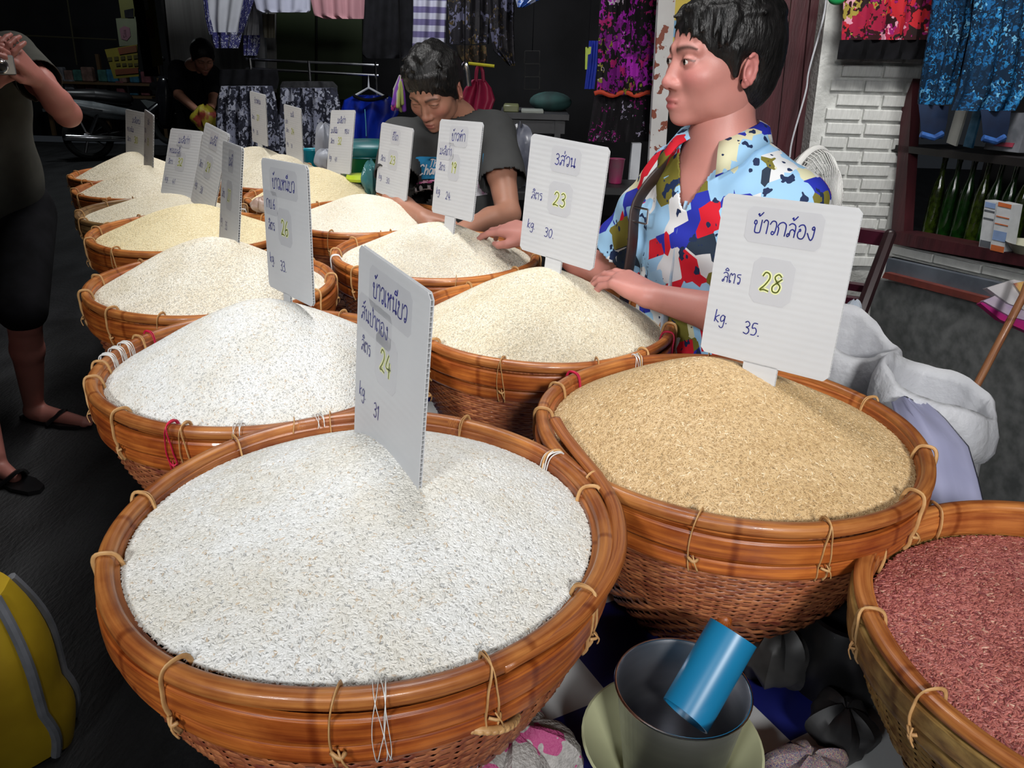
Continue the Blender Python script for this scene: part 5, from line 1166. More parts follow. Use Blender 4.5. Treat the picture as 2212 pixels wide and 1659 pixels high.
# yellow backpack on the floor beside the table
yb = PZ(40, 1640, .12); Yc = Vector((-1.12, 1.30, 0))
bpk = thing('backpack', 'yellow backpack with grey piping standing on the floor', 'backpack', tuple(Yc), .45)
m_yb = mat('yellow_nylon', (.62, .42, .015), (.42, .26, .01), scale=5, rough=.55, lo=.3, hi=.7, bump=.2, bscale=12)
secs = []
for t in np.linspace(0, 1, 16):
    z = .005 + .435 * t; w_ = .15 * (1 - .55 * max(0, t - .55) ** 1.6 * 2.2) * (.9 + .1 * sin(pi * min(1, t * 3))); d_ = .095 * (1 - .7 * max(0, t - .6) ** 1.4 * 2) * (.9 + .2 * sin(pi * t))
    secs.append([Vector((w_ * math.copysign(abs(cos(a)) ** .7, cos(a)), d_ * math.copysign(abs(sin(a)) ** .8, sin(a)), z + .006 * sin(5 * a + z * 20))) for a in np.linspace(0, 2 * pi, 36, endpoint=False)])
part('bag_body', MB().loft(secs), m_yb, bpk)
for ai in (2, 20, 31):
    pts = [Vector((s[ai].x * 1.03, s[ai].y * 1.03, s[ai].z)) for s in secs]
    part('piping', MB().tube(pts, .011, 8), mat('grey_piping', (.22, .23, .26), (.16, .17, .19), scale=20, rough=.6), bpk)
part('top_loop', MB().tube(crom([(-.03, .03, .43), (-.025, .03, .465), (.025, .03, .465), (.03, .03, .43)], 4), .008, 8), MATS['grey_piping'], bpk)
# ================================================================ people: bodies grown as one smooth surface from a distance field
def _rotm(M): return np.array(M, dtype=np.float32) if M is not None else None
class Body:
    def __init__(s): s.p = []
    def e(s, c, r, k=.01, M=None, sub=False): s.p.append(('e', np.array(c, np.float32), np.array(r, np.float32), k, _rotm(M), sub)); return s
    def c(s, a, ra, b, rb, k=.01, sub=False): s.p.append(('c', np.array(a, np.float32), np.array(b, np.float32), k, (ra, rb), sub)); return s
    def ch(s, pts, k=.01):
        for (a, ra), (b, rb) in zip(pts[:-1], pts[1:]): s.c(a, ra, b, rb, k)
        return s
    def bounds(s):
        lo, hi = np.full(3, 1e9), np.full(3, -1e9)
        for q in s.p:
            if q[5]: continue
            if q[0] == 'e': R = max(q[2]) if q[4] is not None else q[2]; lo = np.minimum(lo, q[1] - R); hi = np.maximum(hi, q[1] + R)
            else:
                for P_, r in ((q[1], q[4][0]), (q[2], q[4][1])): lo = np.minimum(lo, P_ - r); hi = np.maximum(hi, P_ + r)
        return lo, hi
    def mesh(s, h, noise=None, pad=.012):
        lo, hi = s.bounds(); lo = lo - pad; hi = hi + pad
        ax = [np.arange(lo[i], hi[i] + h, h, dtype=np.float32) for i in range(3)]; D = np.full([len(a) for a in ax], .08, np.float32)
        for q in s.p:
            k = q[3]; mg = .03 + k
            if q[0] == 'e': R = np.full(3, max(q[2])) if q[4] is not None else q[2]; a, b = q[1] - R - mg, q[1] + R + mg
            else:
                r = max(q[4]); a, b = np.minimum(q[1], q[2]) - r - mg, np.maximum(q[1], q[2]) + r + mg
            sl = tuple(slice(max(0, int((a[i] - lo[i]) / h)), min(len(ax[i]), int((b[i] - lo[i]) / h) + 2)) for i in range(3))
            if any(x.stop <= x.start for x in sl): continue
            X, Y, Z = ax[0][sl[0]][:, None, None], ax[1][sl[1]][None, :, None], ax[2][sl[2]][None, None, :]
            if q[0] == 'e':
                dx, dy, dz = X - q[1][0], Y - q[1][1], Z - q[1][2]
                if q[4] is not None:
                    m_ = q[4]; dx, dy, dz = (m_[0, 0] * dx + m_[1, 0] * dy + m_[2, 0] * dz, m_[0, 1] * dx + m_[1, 1] * dy + m_[2, 1] * dz, m_[0, 2] * dx + m_[1, 2] * dy + m_[2, 2] * dz)
                r = q[2]; k0 = np.sqrt((dx / r[0]) ** 2 + (dy / r[1]) ** 2 + (dz / r[2]) ** 2) + 1e-6
                k1 = np.sqrt((dx / r[0] ** 2) ** 2 + (dy / r[1] ** 2) ** 2 + (dz / r[2] ** 2) ** 2) + 1e-6
                d = k0 * (k0 - 1) / k1
            else:
                A, B = q[1], q[2]; ab = B - A; L2 = float((ab ** 2).sum()) + 1e-12
                t = np.clip(((X - A[0]) * ab[0] + (Y - A[1]) * ab[1] + (Z - A[2]) * ab[2]) / L2, 0, 1)
                d = np.sqrt((X - A[0] - t * ab[0]) ** 2 + (Y - A[1] - t * ab[1]) ** 2 + (Z - A[2] - t * ab[2]) ** 2) - (q[4][0] + (q[4][1] - q[4][0]) * t)
            o = D[sl]
            if q[5]:
                d = -d; hh = np.clip(.5 - .5 * (o - d) / k, 0, 1); D[sl] = o * (1 - hh) + d * hh + k * hh * (1 - hh)
            else:
                hh = np.clip(.5 + .5 * (o - d) / k, 0, 1); D[sl] = o * (1 - hh) + d * hh - k * hh * (1 - hh)
        if noise is not None: D += noise(ax[0][:, None, None], ax[1][None, :, None], ax[2][None, None, :])
        return nets(D, lo, h)
def nets(D, lo, h):
    S = D < 0; n = np.array(D.shape) - 1
    cor = [(i, j, k) for i in (0, 1) for j in (0, 1) for k in (0, 1)]
    sub = lambda A, c: A[c[0]:c[0] + n[0], c[1]:c[1] + n[1], c[2]:c[2] + n[2]]
    cnt = sum(sub(S, c).astype(np.int8) for c in cor); act = (cnt > 0) & (cnt < 8); I = np.argwhere(act)
    vid = np.full(n, -1, np.int64); vid[act] = np.arange(len(I))
    dv = {c: D[I[:, 0] + c[0], I[:, 1] + c[1], I[:, 2] + c[2]] for c in cor}
    acc = np.zeros((len(I), 3)); w_ = np.zeros(len(I))
    for c in cor:
        for a in range(3):
            if c[a]: continue
            c2 = tuple(1 if i == a else v for i, v in enumerate(c)); d0, d1 = dv[c], dv[c2]; x = (d0 < 0) != (d1 < 0)
            t = np.where(x, d0 / np.where(x, d0 - d1, 1), 0)
            for i in range(3): acc[:, i] += np.where(x, c[i] + (t if i == a else 0), 0)
            w_ += x
    V = np.array(lo) + (I + acc / w_[:, None]) * h; F = []
    for a in range(3):
        b, c = (a + 1) % 3, (a + 2) % 3
        s0 = [slice(None)] * 3; s1 = [slice(None)] * 3; s0[a] = slice(0, -1); s1[a] = slice(1, None)
        X = S[tuple(s0)] != S[tuple(s1)]; E = np.argwhere(X); E = E[(E[:, b] > 0) & (E[:, c] > 0) & (E[:, b] < n[b]) & (E[:, c] < n[c])]
        inside = S[E[:, 0], E[:, 1], E[:, 2]]
        def q(db, dc):
            e = E.copy(); e[:, b] -= db; e[:, c] -= dc; return vid[e[:, 0], e[:, 1], e[:, 2]]
        Q = np.stack([q(1, 1), q(0, 1), q(0, 0), q(1, 0)], 1); Q[~inside] = Q[~inside][:, ::-1]; F.append(Q)
    return V, np.concatenate(F)
def npmesh(name, VF, smooth=True):
    """several (verts, faces) joined into one mesh"""
    vs = []; fs = []; n = 0
    for V, F in VF: vs.append(V); fs.append(F + n); n += len(V)
    V = np.concatenate(vs); F = np.concatenate(fs); me = bpy.data.meshes.new(name)
    me.vertices.add(len(V)); me.vertices.foreach_set('co', V.astype(np.float32).ravel()); me.loops.add(F.size); me.loops.foreach_set('vertex_index', F.astype(np.int32).ravel())
    me.polygons.add(len(F)); me.polygons.foreach_set('loop_start', np.arange(0, F.size, 4, dtype=np.int32)); me.polygons.foreach_set('loop_total', np.full(len(F), 4, np.int32))
    me.polygons.foreach_set('use_smooth', np.ones(len(F), bool)); me.update(calc_edges=True); me.validate(); return me
def relax(V, F, it=2):
    for _ in range(it):
        acc = np.zeros_like(V); c = np.zeros(len(V))
        for i in range(4):
            a, b = F[:, i], F[:, (i + 1) % 4]; np.add.at(acc, a, V[b]); np.add.at(c, a, 1); np.add.at(acc, b, V[a]); np.add.at(c, b, 1)
        V = V * .5 + .5 * acc / np.maximum(c, 1)[:, None]
    return V, F
def cut(VF, keep):
    V, F = VF; m_ = keep(V); F = F[m_[F].all(1)]; u = np.unique(F); mp = np.full(len(V), -1); mp[u] = np.arange(len(u)); return V[u], mp[F]
def frame(fwd, up=(0, 0, 1)):
    f = Vector(fwd).normalized(); b = -f; l = Vector(up).cross(b) * -1; l = (b.cross(Vector(up))); l.normalize(); u = l.cross(b)
    return np.array([[l.x, b.x, u.x], [l.y, b.y, u.y], [l.z, b.z, u.z]])
def head_field(eye_open=1.0, full=0.0, look=0.0):
    H = Body()
    H.e((0, .012, .030), (.0765, .097, .086), .01)
    H.e((0, -.026, -.040), (.060, .062, .070), .03)
    for s in (-1, 1):
        H.e((s * .038, -.052, -.026), (.026, .030, .024), .02)
        H.e((s * .043, -.008, -.064), (.015, .032, .024), .022)
        H.c((s * .012, -.083, .020), .009, (s * .046, -.070, .018), .007, .012)
    H.e((0, -.066, -.095), (.021, .022, .017), .018)
    H.e((0, -.078, -.070), (.024, .014, .020), .014)                       # mouth mound
    H.c((0, -.080, .010), .0085, (0, -.0975, -.033), .0105, .012); H.e((0, -.0985, -.0375), (.0130, .0110, .0100), .008)
    for s in (-1, 1): H.e((s * .0145, -.0885, -.0405), (.0085, .011, .0078), .007)
    for s in (-1, 1):
        H.e((s * .031, -.094, .001), (.020, .012, .010), .010, sub=True)    # socket
        H.e((s * .031, -.0735, .0), (.0165, .0145, .0125), .004)            # lidded eyeball
    for s in (-1, 1):
        H.e((s * .031, -.090, -.001), (.0140, .010, .0010 + .0030 * eye_open), .0015, sub=True)
        H.e((s * .0065, -.0955, -.0458), (.0036, .006, .003), .002, sub=True)
    H.e((0, -.0890, -.0650), (.0185, .0090, .0056), .004); H.e((0, -.0868, -.0772), (.0165, .0095, .0066), .004)
    H.c((-.020, -.0885, -.0712), .0014, (.020, -.0885, -.0712), .0014, .0022, sub=True); H.c((-.011, -.0965, -.0708), .0020, (.011, -.0965, -.0708), .0020, .002, sub=True)
    for s in (-1, 1):                                                       # ears
        er = Matrix.Rotation(s * .38, 3, 'Z') @ Matrix.Rotation(-.2, 3, 'X')
        H.e((s * .0775, .016, -.014), (.006, .0145, .024), .004, er)
        for t0, t1 in zip(np.linspace(-2.2, 2.3, 9)[:-1], np.linspace(-2.2, 2.3, 9)[1:]):
            pp = [Vector((s * .082, .016, -.012)) + er @ Vector((s * .001, .0145 * cos(t), .0245 * sin(t))) for t in (t0, t1)]; H.c(pp[0], .0036, pp[1], .0036, .003)
        H.e((s * .0855, .012, -.016), (.006, .0065, .011), .003, er, sub=True); H.e((s * .079, .010, -.036), (.005, .0075, .0085), .004)
    H.c((0, .024, -.06), .049, (0, .042, -.15), .049, .025)                  # neck
    return H
def place(V, R, c, s=1.0): return (V * s) @ R.T + np.array(c)
def skin_mat(name, base, lip, blush):
    mt = mat(name, base, tuple(a * .93 for a in base), scale=18, rough=.48, sss=.08, bump=.05, bscale=400); N, K, b = nodes_of(mt)
    at = N.new('ShaderNodeVertexColor'); at.layer_name = 'tone'; sp = N.new('ShaderNodeSeparateColor'); K.new(at.outputs[0], sp.inputs[0])
    src = b.inputs['Base Color'].links[0].from_socket
    for ch_, c in ((0, lip), (1, blush), (2, (.025, .012, .008))):
        mx = N.new('ShaderNodeMixRGB'); mx.inputs[2].default_value = (*c, 1); K.new(sp.outputs[ch_], mx.inputs[0]); K.new(src, mx.inputs[1]); src = mx.outputs[0]
    K.new(src, b.inputs['Base Color']); return mt
def tone(me, L, nhead):
    """lip, blush and brow colours of the skin, from the head's own coordinates L of its first nhead vertices"""
    col = np.zeros((len(me.vertices), 4), np.float32); col[:, 3] = 1
    g = lambda x, y, z, sx, sz: np.exp(-((L[:, 0] - x) / sx) ** 2 - ((L[:, 2] - z) / sz) ** 2) * (L[:, 1] < -.055)
    col[:nhead, 0] = np.clip(1.5 * (g(0, 0, -.0665, .0155, .0042) + g(0, 0, -.0765, .0135, .0052)), 0, 1) * .75
    blush = g(.044, 0, -.026, .022, .018) + g(-.044, 0, -.026, .022, .018) + g(0, 0, -.038, .012, .01); ear = np.abs(L[:, 0]) > .076
    col[:nhead, 1] = np.clip(blush * .45 + ear * .5, 0, 1)
    br = np.zeros(nhead)
    for s in (-1, 1):
        xx = s * L[:, 0]; zc = .0185 + .0045 * np.sin(np.clip((xx - .012) / .042, 0, 1) * pi); wz = .0050 * (1.15 - np.clip((xx - .012) / .05, 0, 1))
        br = np.maximum(br, np.exp(-((L[:, 2] - zc) / wz) ** 2) * (xx > .010) * (xx < .052) * (L[:, 1] < -.04))
    for s in (-1, 1):
        xx = s * L[:, 0] - .031; lid = .0030 * np.sqrt(np.clip(1 - (xx / .0155) ** 2, 0, 1)) + .0006
        br = np.maximum(br, np.exp(-((L[:, 2] - lid) / .0016) ** 2) * (np.abs(xx) < .0165) * (L[:, 1] < -.06))
    col[:nhead, 2] = np.clip(br * 1.1, 0, 1) * .9
    ca = me.color_attributes.new('tone', 'FLOAT_COLOR', 'POINT'); ca.data.foreach_set('color', col.ravel())
def hand(Bd, wrist, fwd, up, thumb=1, curl=(.35, .45, .5, .55), spread=.09, sc=1.0, thumb_out=.6):
    """palm and five separate fingers; thumb=+1 puts the thumb on the left of fwd seen from above"""
    x = Vector(fwd).normalized(); z = Vector(up); z = (z - x * z.dot(x)).normalized(); y = z.cross(x) * thumb; w0 = Vector(wrist)
    L = lambda a, b, c: w0 + (x * a + y * b + z * c) * sc
    kn = [(.084, .028), (.089, .0095), (.085, -.009), (.077, -.026)]; ln = [(.040, .024, .021), (.045, .028, .022), (.041, .026, .022), (.032, .019, .019)]
    for (kx, ky) in kn: Bd.c(L(.006, ky * .55, 0), .0175 * sc, L(kx, ky, .002), .0115 * sc, .012 * sc)
    Bd.e(L(.045, 0, -.004), (.034 * sc, .03 * sc, .016 * sc), .012, np.array([[x.x, y.x, z.x], [x.y, y.y, z.y], [x.z, y.z, z.z]]))
    for i, ((kx, ky), ll) in enumerate(zip(kn, ln)):
        ang = 0; p = L(kx, ky, .002); sp = spread * (1.5 - i) / 1.5 * 1.0; r = (.0098, .0088, .0080, .0068) if i < 3 else (.0086, .0076, .0070, .0060)
        for j, l in enumerate(ll):
            ang += curl[i] * (1.0, 1.15, .8)[j]; d = (x * cos(sp) + y * sin(sp)) * cos(ang) - z * sin(ang); q = p + d * (l * sc)
            Bd.c(p, r[j] * sc, q, r[j + 1] * sc, .003 * sc); p = q
    t0, t1, t2, t3 = L(.014, .020, -.006), L(.046, .020 + .030 * thumb_out + .008, -.014), L(.072, .022 + .036 * thumb_out + .008, -.020), L(.094, .022 + .030 * thumb_out + .006, -.024)
    Bd.c(t0, .0155 * sc, t1, .0115 * sc, .010); Bd.c(t1, .0112 * sc, t2, .0098 * sc, .003); Bd.c(t2, .0098 * sc, t3, .0072 * sc, .003)
    return Bd
def eyes(parent, R, c, gaze=(0, 0), s=1.0, dark=(.010, .006, .005)):
    for sx in (-1, 1):
        p0 = Vector(place(np.array([[sx * .031, -.0755, -.0005]]), R, c, s)[0]); Rm = Matrix([list(r) for r in R])
        o = part('eye', MB().ell(p0, (.0118 * s,) * 3, seg=20, rings=14), mat('eye_white', (.62, .58, .54), scale=30, rough=.25), parent, world=True, edge=None)
        d = Vector((sin(gaze[0]), -cos(gaze[0]), sin(gaze[1]))).normalized(); d = Rm @ d
        part('iris', MB().ell(p0 + d * (.0062 * s), (.0070 * s,) * 3, seg=14, rings=10), mat('iris_dark', dark, scale=30, rough=.1), o, world=False, edge=None)
        o.children[0].data.transform(base_matrix(parent).inverted())
m_hair = mat('black_hair', (.012, .011, .011), (.004, .004, .004), scale=90, rough=.42, stretch=(1, 1, .25), bump=.35, bscale=220, spec=.35)
def hair_mesh(R, c, s, front=.030, side=1.0, seed=0, vox=.004, clumps=True):
    H = Body(); H.e((0, .020, .040), (.087, .103, .093), .01); H.e((0, .052, -.012), (.070, .064, .082), .03)
    H.e((0, -.104, -.050), (.098, .085, .098 + front - .030), .012, sub=True); H.e((0, -.10, -.02 + front * .4), (.058, .06, .06), .01, sub=True)
    for sg in (-1, 1):
        H.e((sg * .090, .020, -.022), (.030, .028, .036), .008, sub=True)
        if side: H.c((sg * .074, -.012, .02), .012, (sg * .074, -.008, -.022), .006, .008)
    H.c((0, .03, -.195), .095, (0, .03, -.22), .095, .02, sub=True)
    rr = random.Random(seed)
    if clumps:
        for i in range(46):
            a = rr.uniform(-1.25, 1.25); r0 = Vector((sin(a) * .078, -cos(a) * .074 + .008, .074 + rr.uniform(-.006, .012)))
            tip = Vector((sin(a + rr.uniform(-.12, .3)) * .083, -cos(a) * .088 + .004, .074 - rr.uniform(.012, .034) - front * .1 - .02 * abs(sin(a)))); H.c(r0, .010, tip, .0015, .004)
        for i in range(34):
            a = rr.uniform(0, 6.28); t = rr.uniform(.1, 1.2); d = Vector((sin(t) * sin(a), sin(t) * cos(a), cos(t))); p = Vector((0, .020, .040)) + Vector((d.x * .084, d.y * .100, d.z * .090)); q = p + Vector((d.x * .006 + rr.uniform(-.02, .02), d.y * .005 - .018, d.z * .004 - .006)); H.c(p, .008, q, .003, .012)
    nz = lambda X, Y, Z: .0007 * np.sin(X * 260 + Y * 90 * np.sin(Z * 40)) * np.sin(Y * 230 + Z * 120)
    V, F = H.mesh(vox, nz); return place(V, R, c, s), F
PV = lambda v: np.array(v)
# ---------------------------------------------------------------- the young man in the patterned shirt
def person(label, base): return thing('person', label, 'person', base)
f_h = (-.955, -.297, -.03); RH = frame(f_h); HC = P(1553, 131, 1.435)
ym = person('person in a colourful patterned shirt resting both hands by the rice', (.44, 1.60, 0))
sk = skin_mat('skin_light', (.53, .228, .19), (.44, .09, .10), (.55, .165, .16))
Vh, Fh = head_field(.62).mesh(.0024); Vh, Fh = relax(Vh, Fh, 1); HEADL = Vh.copy()
L_, F_ = Vector((.66, -.75, 0)), Vector((-.75, -.66, 0))
CT_ = Vector((.395, 1.575, 0)); shL = Vector((.500, 1.450, 1.245)); shR = Vector((.322, 1.662, 1.262)); nb = Vector((.392, 1.566, 1.345))
hd = lambda x, y, z: Vector(place(np.array([[x, y, z]]), RH, HC)[0])
chest = Body(); chest.c(hd(0, .022, -.075), .053, nb + F_ * .01, .056, .02); chest.c(nb + F_ * .01, .056, nb + Vector((0, 0, -.08)), .075, .03)
chest.c(shL.lerp(nb, .35) + Vector((0, 0, -.03)), .04, shR.lerp(nb, .35) + Vector((0, 0, -.03)), .04, .04)
MR = Matrix(((L_.x, -F_.x, 0), (L_.y, -F_.y, 0), (0, 0, 1)))
chest.e(CT_ + Vector((0, 0, 1.19)), (.155, .088, .16), .05, np.array(MR))
elbL = P(1640, 700, 1.40); wrL = P(1408, 640, 1.50); elbR = P(1312, 590, 1.78); wrR = P(1150, 508, 1.93)
arms = Body()
arms.ch([(shL, .046), (shL.lerp(elbL, .5), .044), (elbL, .036)], .02); arms.ch([(elbL, .037), (elbL.lerp(wrL, .35), .038), (wrL, .024)], .015)
hand(arms, wrL, P(1300, 585, 1.575) - wrL, Vector((.12, -.28, .95)), thumb=-1, curl=(.28, .34, .42, .5), spread=.16, sc=.98)
armr = Body()
armr.ch([(shR, .046), (shR.lerp(elbR, .5), .044), (elbR, .036)], .02); armr.ch([(elbR, .037), (elbR.lerp(wrR, .35), .037), (wrR, .024)], .015)
hand(armr, wrR, P(1055, 482, 2.02) - wrR, Vector((-.1, -.3, .95)), thumb=1, curl=(.22, .3, .38, .46), spread=.16, sc=.98)
pieces = [(place(Vh, RH, HC), Fh), chest.mesh(.006), relax(*arms.mesh(.0032), 1), relax(*armr.mesh(.0036), 1)]
me = npmesh('body', pieces); tone(me, HEADL, len(HEADL)); part('body', me, sk, ym, world=True, edge=None)
eyes(ym, RH, HC, (-.1, -.05))
hv = hair_mesh(RH, HC, 1.0, .030, seed=2, vox=.0034); part('hair', npmesh('hair', [hv]), m_hair, ym, world=True, edge=None)
# shirt
sh_ = Body(); sh_.e(CT_ + L_ * .015 + Vector((0, 0, 1.175)), (.160, .112, .19), .05, np.array(MR)); sh_.e(CT_ + L_ * .0 + Vector((.01, .02, .98)), (.165, .122, .21), .06, np.array(MR))
sh_.c(shL + Vector((-.01, .01, -.004)), .058, nb + Vector((0, 0, -.055)), .060, .05); sh_.c(nb + Vector((0, 0, -.055)), .060, shR + Vector((.01, -.01, -.004)), .058, .05)
eL = shL.lerp(elbL, .78); eR = shR.lerp(elbR, .80)
sh_.ch([(shL, .064), (shL.lerp(eL, .5), .064), (eL, .070)], .025); sh_.ch([(shR, .056), (shR.lerp(eR, .5), .058), (eR, .066)], .025)
wr = lambda X, Y, Z: (.0035 * np.sin(38 * X + 22 * Z + 3 * np.sin(25 * Y)) * np.sin(30 * Y - 17 * Z) + .002 * np.sin(80 * Z + 40 * X)).astype(np.float32)
VF = sh_.mesh(.005, wr); VF = relax(*VF, 1)
dL, dR = (eL - shL).normalized(), (eR - shR).normalized()
def keep_shirt(V):
    k = np.ones(len(V), bool)
    for e_, d_, s_ in ((eL, dL, shL), (eR, dR, shR)):
        t = (V - PV(e_)) @ PV(d_); rad = np.linalg.norm(V - PV(e_) - t[:, None] * PV(d_), axis=1); k &= ~((t > 0) & (rad < .12) & (t < .12))
    rel = V - PV(CT_); a = rel @ PV(L_); b = rel @ PV(F_); z = V[:, 2]
    nk = V - PV(nb); rad = np.hypot(nk[:, 0], nk[:, 1]); k &= ~((z > 1.335) & (rad < .066)); k &= ~(z > 1.385)
    k &= ~((b > .02) & (z > 1.225) & (np.abs(a - .005) < .062 * (z - 1.225) / .12)); k &= z > .80
    return k
VS = relax(*cut(VF, keep_shirt), 2)
shirt_m = cellmat('picture_print_shirt', [(0, (.30, .52, .74)), (.27, (.58, .010, .025)), (.43, (.66, .67, .68)), (.60, (.17, .15, .025)), (.70, (.62, .60, .40)), (.80, (.02, .03, .36)), (.88, (.02, .035, .06)), (.94, (.34, .55, .74))], 22, metric='CHEBYCHEV', rot=(.25, .3, .75), stretch=(1, 1, .8), ink=(.012, .025, .075), ink_scale=42, ink_at=.635, rough=.7, dist=0, rnd=.75)
o = part('shirt', npmesh('shirt', [VS]), shirt_m, ym, world=True, edge=None); sm = o.modifiers.new('thickness', 'SOLIDIFY'); sm.thickness = .003; sm.offset = 1
# collar flaps and placket
from mathutils.bvhtree import BVHTree
sbvh = BVHTree.FromPolygons([tuple(v) for v in VS[0]], [tuple(int(i) for i in f) for f in VS[1]])
def flap(sgn):
    secs = []
    for t in np.linspace(0, 1, 9):
        a = sgn * (2.55 - 2.1 * t); up = nb + (-F_ * cos(a) * -1 + L_ * sin(a)) * (.060 + .006 * t) + Vector((0, 0, .038 - .030 * t * t))
        w_ = .034 + .026 * t ** 2; dn = up + (F_ * cos(a) + L_ * sin(a)) * (.024 + .012 * t) + Vector((0, 0, -w_)) + (L_ * sgn * .022 * t * t + F_ * .008 * t)
        hit = sbvh.ray_cast(Vector((dn.x, dn.y, 1.6)), Vector((0, 0, -1)))
        if hit[0] is not None: dn.z = max(dn.z, hit[0].z + .007)
        if t > .6: dn = dn + F_ * .012
        mid = up.lerp(dn, .35) + (F_ * cos(a) + L_ * sin(a)) * .008 + Vector((0, 0, .004))
        secs.append([up, mid, dn, dn - Vector((0, 0, .001)) - (F_ * cos(a) + L_ * sin(a)) * .004, mid - (F_ * cos(a) + L_ * sin(a)) * .004, up - (F_ * cos(a) + L_ * sin(a)) * .003])
    return MB().loft(secs)
for s_ in (1, -1): part('collar', flap(s_), shirt_m, ym, world=True, edge=None)
pts = [];
for z in np.linspace(1.235, .84, 8):
    p = CT_ + F_ * (.108 + .006 * sin(z * 20) + (.008 if z < 1.05 else 0) - .02 * max(0, z - 1.2) / .04) + L_ * -.004 + Vector((0, 0, float(z))); pts.append(p)
part('placket', MB().tube(pts, .013, 6, flat=.22, up=F_.cross(Vector((0, 0, 1)))), mat('shirt_placket', (.55, .58, .62), (.25, .4, .55), scale=30, rough=.7), ym, world=True, edge=None)
# bag strap over the far shoulder, with its buckle
sp = [shR + Vector((.03, -.02, .065)), shR + F_ * .075 + L_ * .035 + Vector((0, 0, .03)), CT_ + F_ * .118 + L_ * -.105 + Vector((0, 0, 1.22)), CT_ + F_ * .128 + L_ * -.10 + Vector((0, 0, 1.13)), CT_ + F_ * .128 + L_ * -.11 + Vector((0, 0, 1.0)), CT_ + F_ * .12 + L_ * -.13 + Vector((0, 0, .88))]
bgs = thing('shoulder_bag', 'dark brown strap of a bag worn over the patterned shirt', 'bag', tuple(sp[-1]))
part('strap', MB().tube(crom(sp, 5), .016, 8, flat=.25, up=F_.cross(Vector((0, 0, 1)))), mat('brown_strap', (.035, .018, .014), (.02, .01, .008), scale=30, rough=.5), bgs, world=True, edge=None)
bq = CT_ + F_ * .130 + L_ * -.086 + Vector((0, 0, 1.20)); mb = MB()
for a, b in (((-.02, -.014), (.02, -.014)), ((.02, -.014), (.02, .014)), ((.02, .014), (-.02, .014)), ((-.02, .014), (-.02, -.014))): mb.tube([bq + L_ * a[0] + Vector((0, 0, a[1])), bq + L_ * b[0] + Vector((0, 0, b[1]))], .0022, 6)
part('buckle', mb, m_chrome, bgs, world=True)
part('pouch', MB().rbox(sp[-1] - L_ * .05 + Vector((0, 0, -.07)), (.06, .16, .14), .3, Matrix.Rotation(.7, 3, 'Z')), MATS['brown_strap'], bgs, world=True, smooth=False)
m_jean = mat('dark_trousers', (.02, .022, .03), (.012, .013, .02), scale=30, rough=.9)
def legs(parent, hipc, l, f, mt, footmt, top=.86, apart=.095, skinleg=None, hem=.06):
    B_ = Body(); B_.e(hipc + Vector((0, 0, top - .05)), (.165, .12, .12), .05, np.array(Matrix(((l.x, -f.x, 0), (l.y, -f.y, 0), (0, 0, 1)))))
    for s in (-1, 1):
        h = hipc + l * (s * apart); B_.ch([(h + Vector((0, 0, top - .08)), .088), (h + f * .02 + Vector((0, 0, .47)), .064), (h + Vector((0, 0, hem)), .052)], .03)
    part('trousers', npmesh('trousers', [B_.mesh(.012)]), mt, parent, world=True, edge=None)
    for s in (-1, 1):
        h = hipc + l * (s * apart); part('shoe', npmesh('shoe', [Body().c(h - f * .04 + Vector((0, 0, .035)), .034, h + f * .15 + Vector((0, 0, .03)), .029, .01).c(h + Vector((0, 0, .04)), .04, h + Vector((0, 0, .10)), .04, .02).mesh(.008)]), footmt, parent, world=True, edge=None)
legs(ym, CT_ + Vector((.03, .04, 0)), L_, F_, m_jean, m_blackp)
# ---------------------------------------------------------------- the man in the grey T-shirt, head bent
f_g = (-.30, -.77, -.56); RG = frame(f_g); GC = P(938, 192, 2.52)
gm = person('person in a grey printed shirt looking down behind the baskets', (-.17, 2.86, 0))
skg = skin_mat('skin_tan', (.40, .19, .125), (.30, .08, .07), (.42, .13, .10))
GL, GF = Vector((.965, .26, 0)).normalized(), Vector((.26, -.965, 0)).normalized() 
gl = P(1068, 288, 2.62); gr = P(866, 300, 2.66); gnb = P(990, 262, 2.68); gb = P(975, 420, 2.72)
V2, F2 = head_field(.15).mesh(.0032); V2, F2 = relax(V2, F2, 1)
ge, gw = P(1098, 462, 2.52), P(985, 505, 2.36); he, hw = P(850, 440, 2.58), P(915, 470, 2.42)
ga = Body(); ga.ch([(gl, .05), (gl.lerp(ge, .5), .047), (ge, .038)], .02); ga.ch([(ge, .039), (ge.lerp(gw, .35), .040), (gw, .026)], .015); hand(ga, gw, Vector((-.8, -.45, -.05)), (0, 0, 1), thumb=1, sc=1.0)
gr_ = Body(); gr_.ch([(gr, .05), (he, .038)], .02); gr_.ch([(he, .039), (he.lerp(hw, .35), .038), (hw, .026)], .015); hand(gr_, hw, Vector((.9, -.3, -.05)), (0, 0, 1), thumb=-1, sc=1.0)
gneck = Body(); gneck.c(place(np.array([[0, .022, -.06]]), RG, GC)[0], .054, gnb, .060, .02).c(gnb, .060, gnb + Vector((0, .02, -.1)), .09, .03)
me = npmesh('body', [(place(V2, RG, GC), F2), gneck.mesh(.008), relax(*ga.mesh(.0045), 1), relax(*gr_.mesh(.006), 1)]); tone(me, V2, len(V2)); part('body', me, skg, gm, world=True, edge=None)
hv = hair_mesh(RG, GC, 1.02, .028, seed=5, vox=.0045); part('hair', npmesh('hair', [hv]), m_hair, gm, world=True, edge=None)
m_grey = mat('grey_cotton', (.055, .056, .056), (.042, .043, .043), scale=10, rough=.95, spec=.15)
gs = Body(); ug = (gb - gnb)
gc = gl.lerp(gr, .5); up_ = Vector((0, 0, 1))
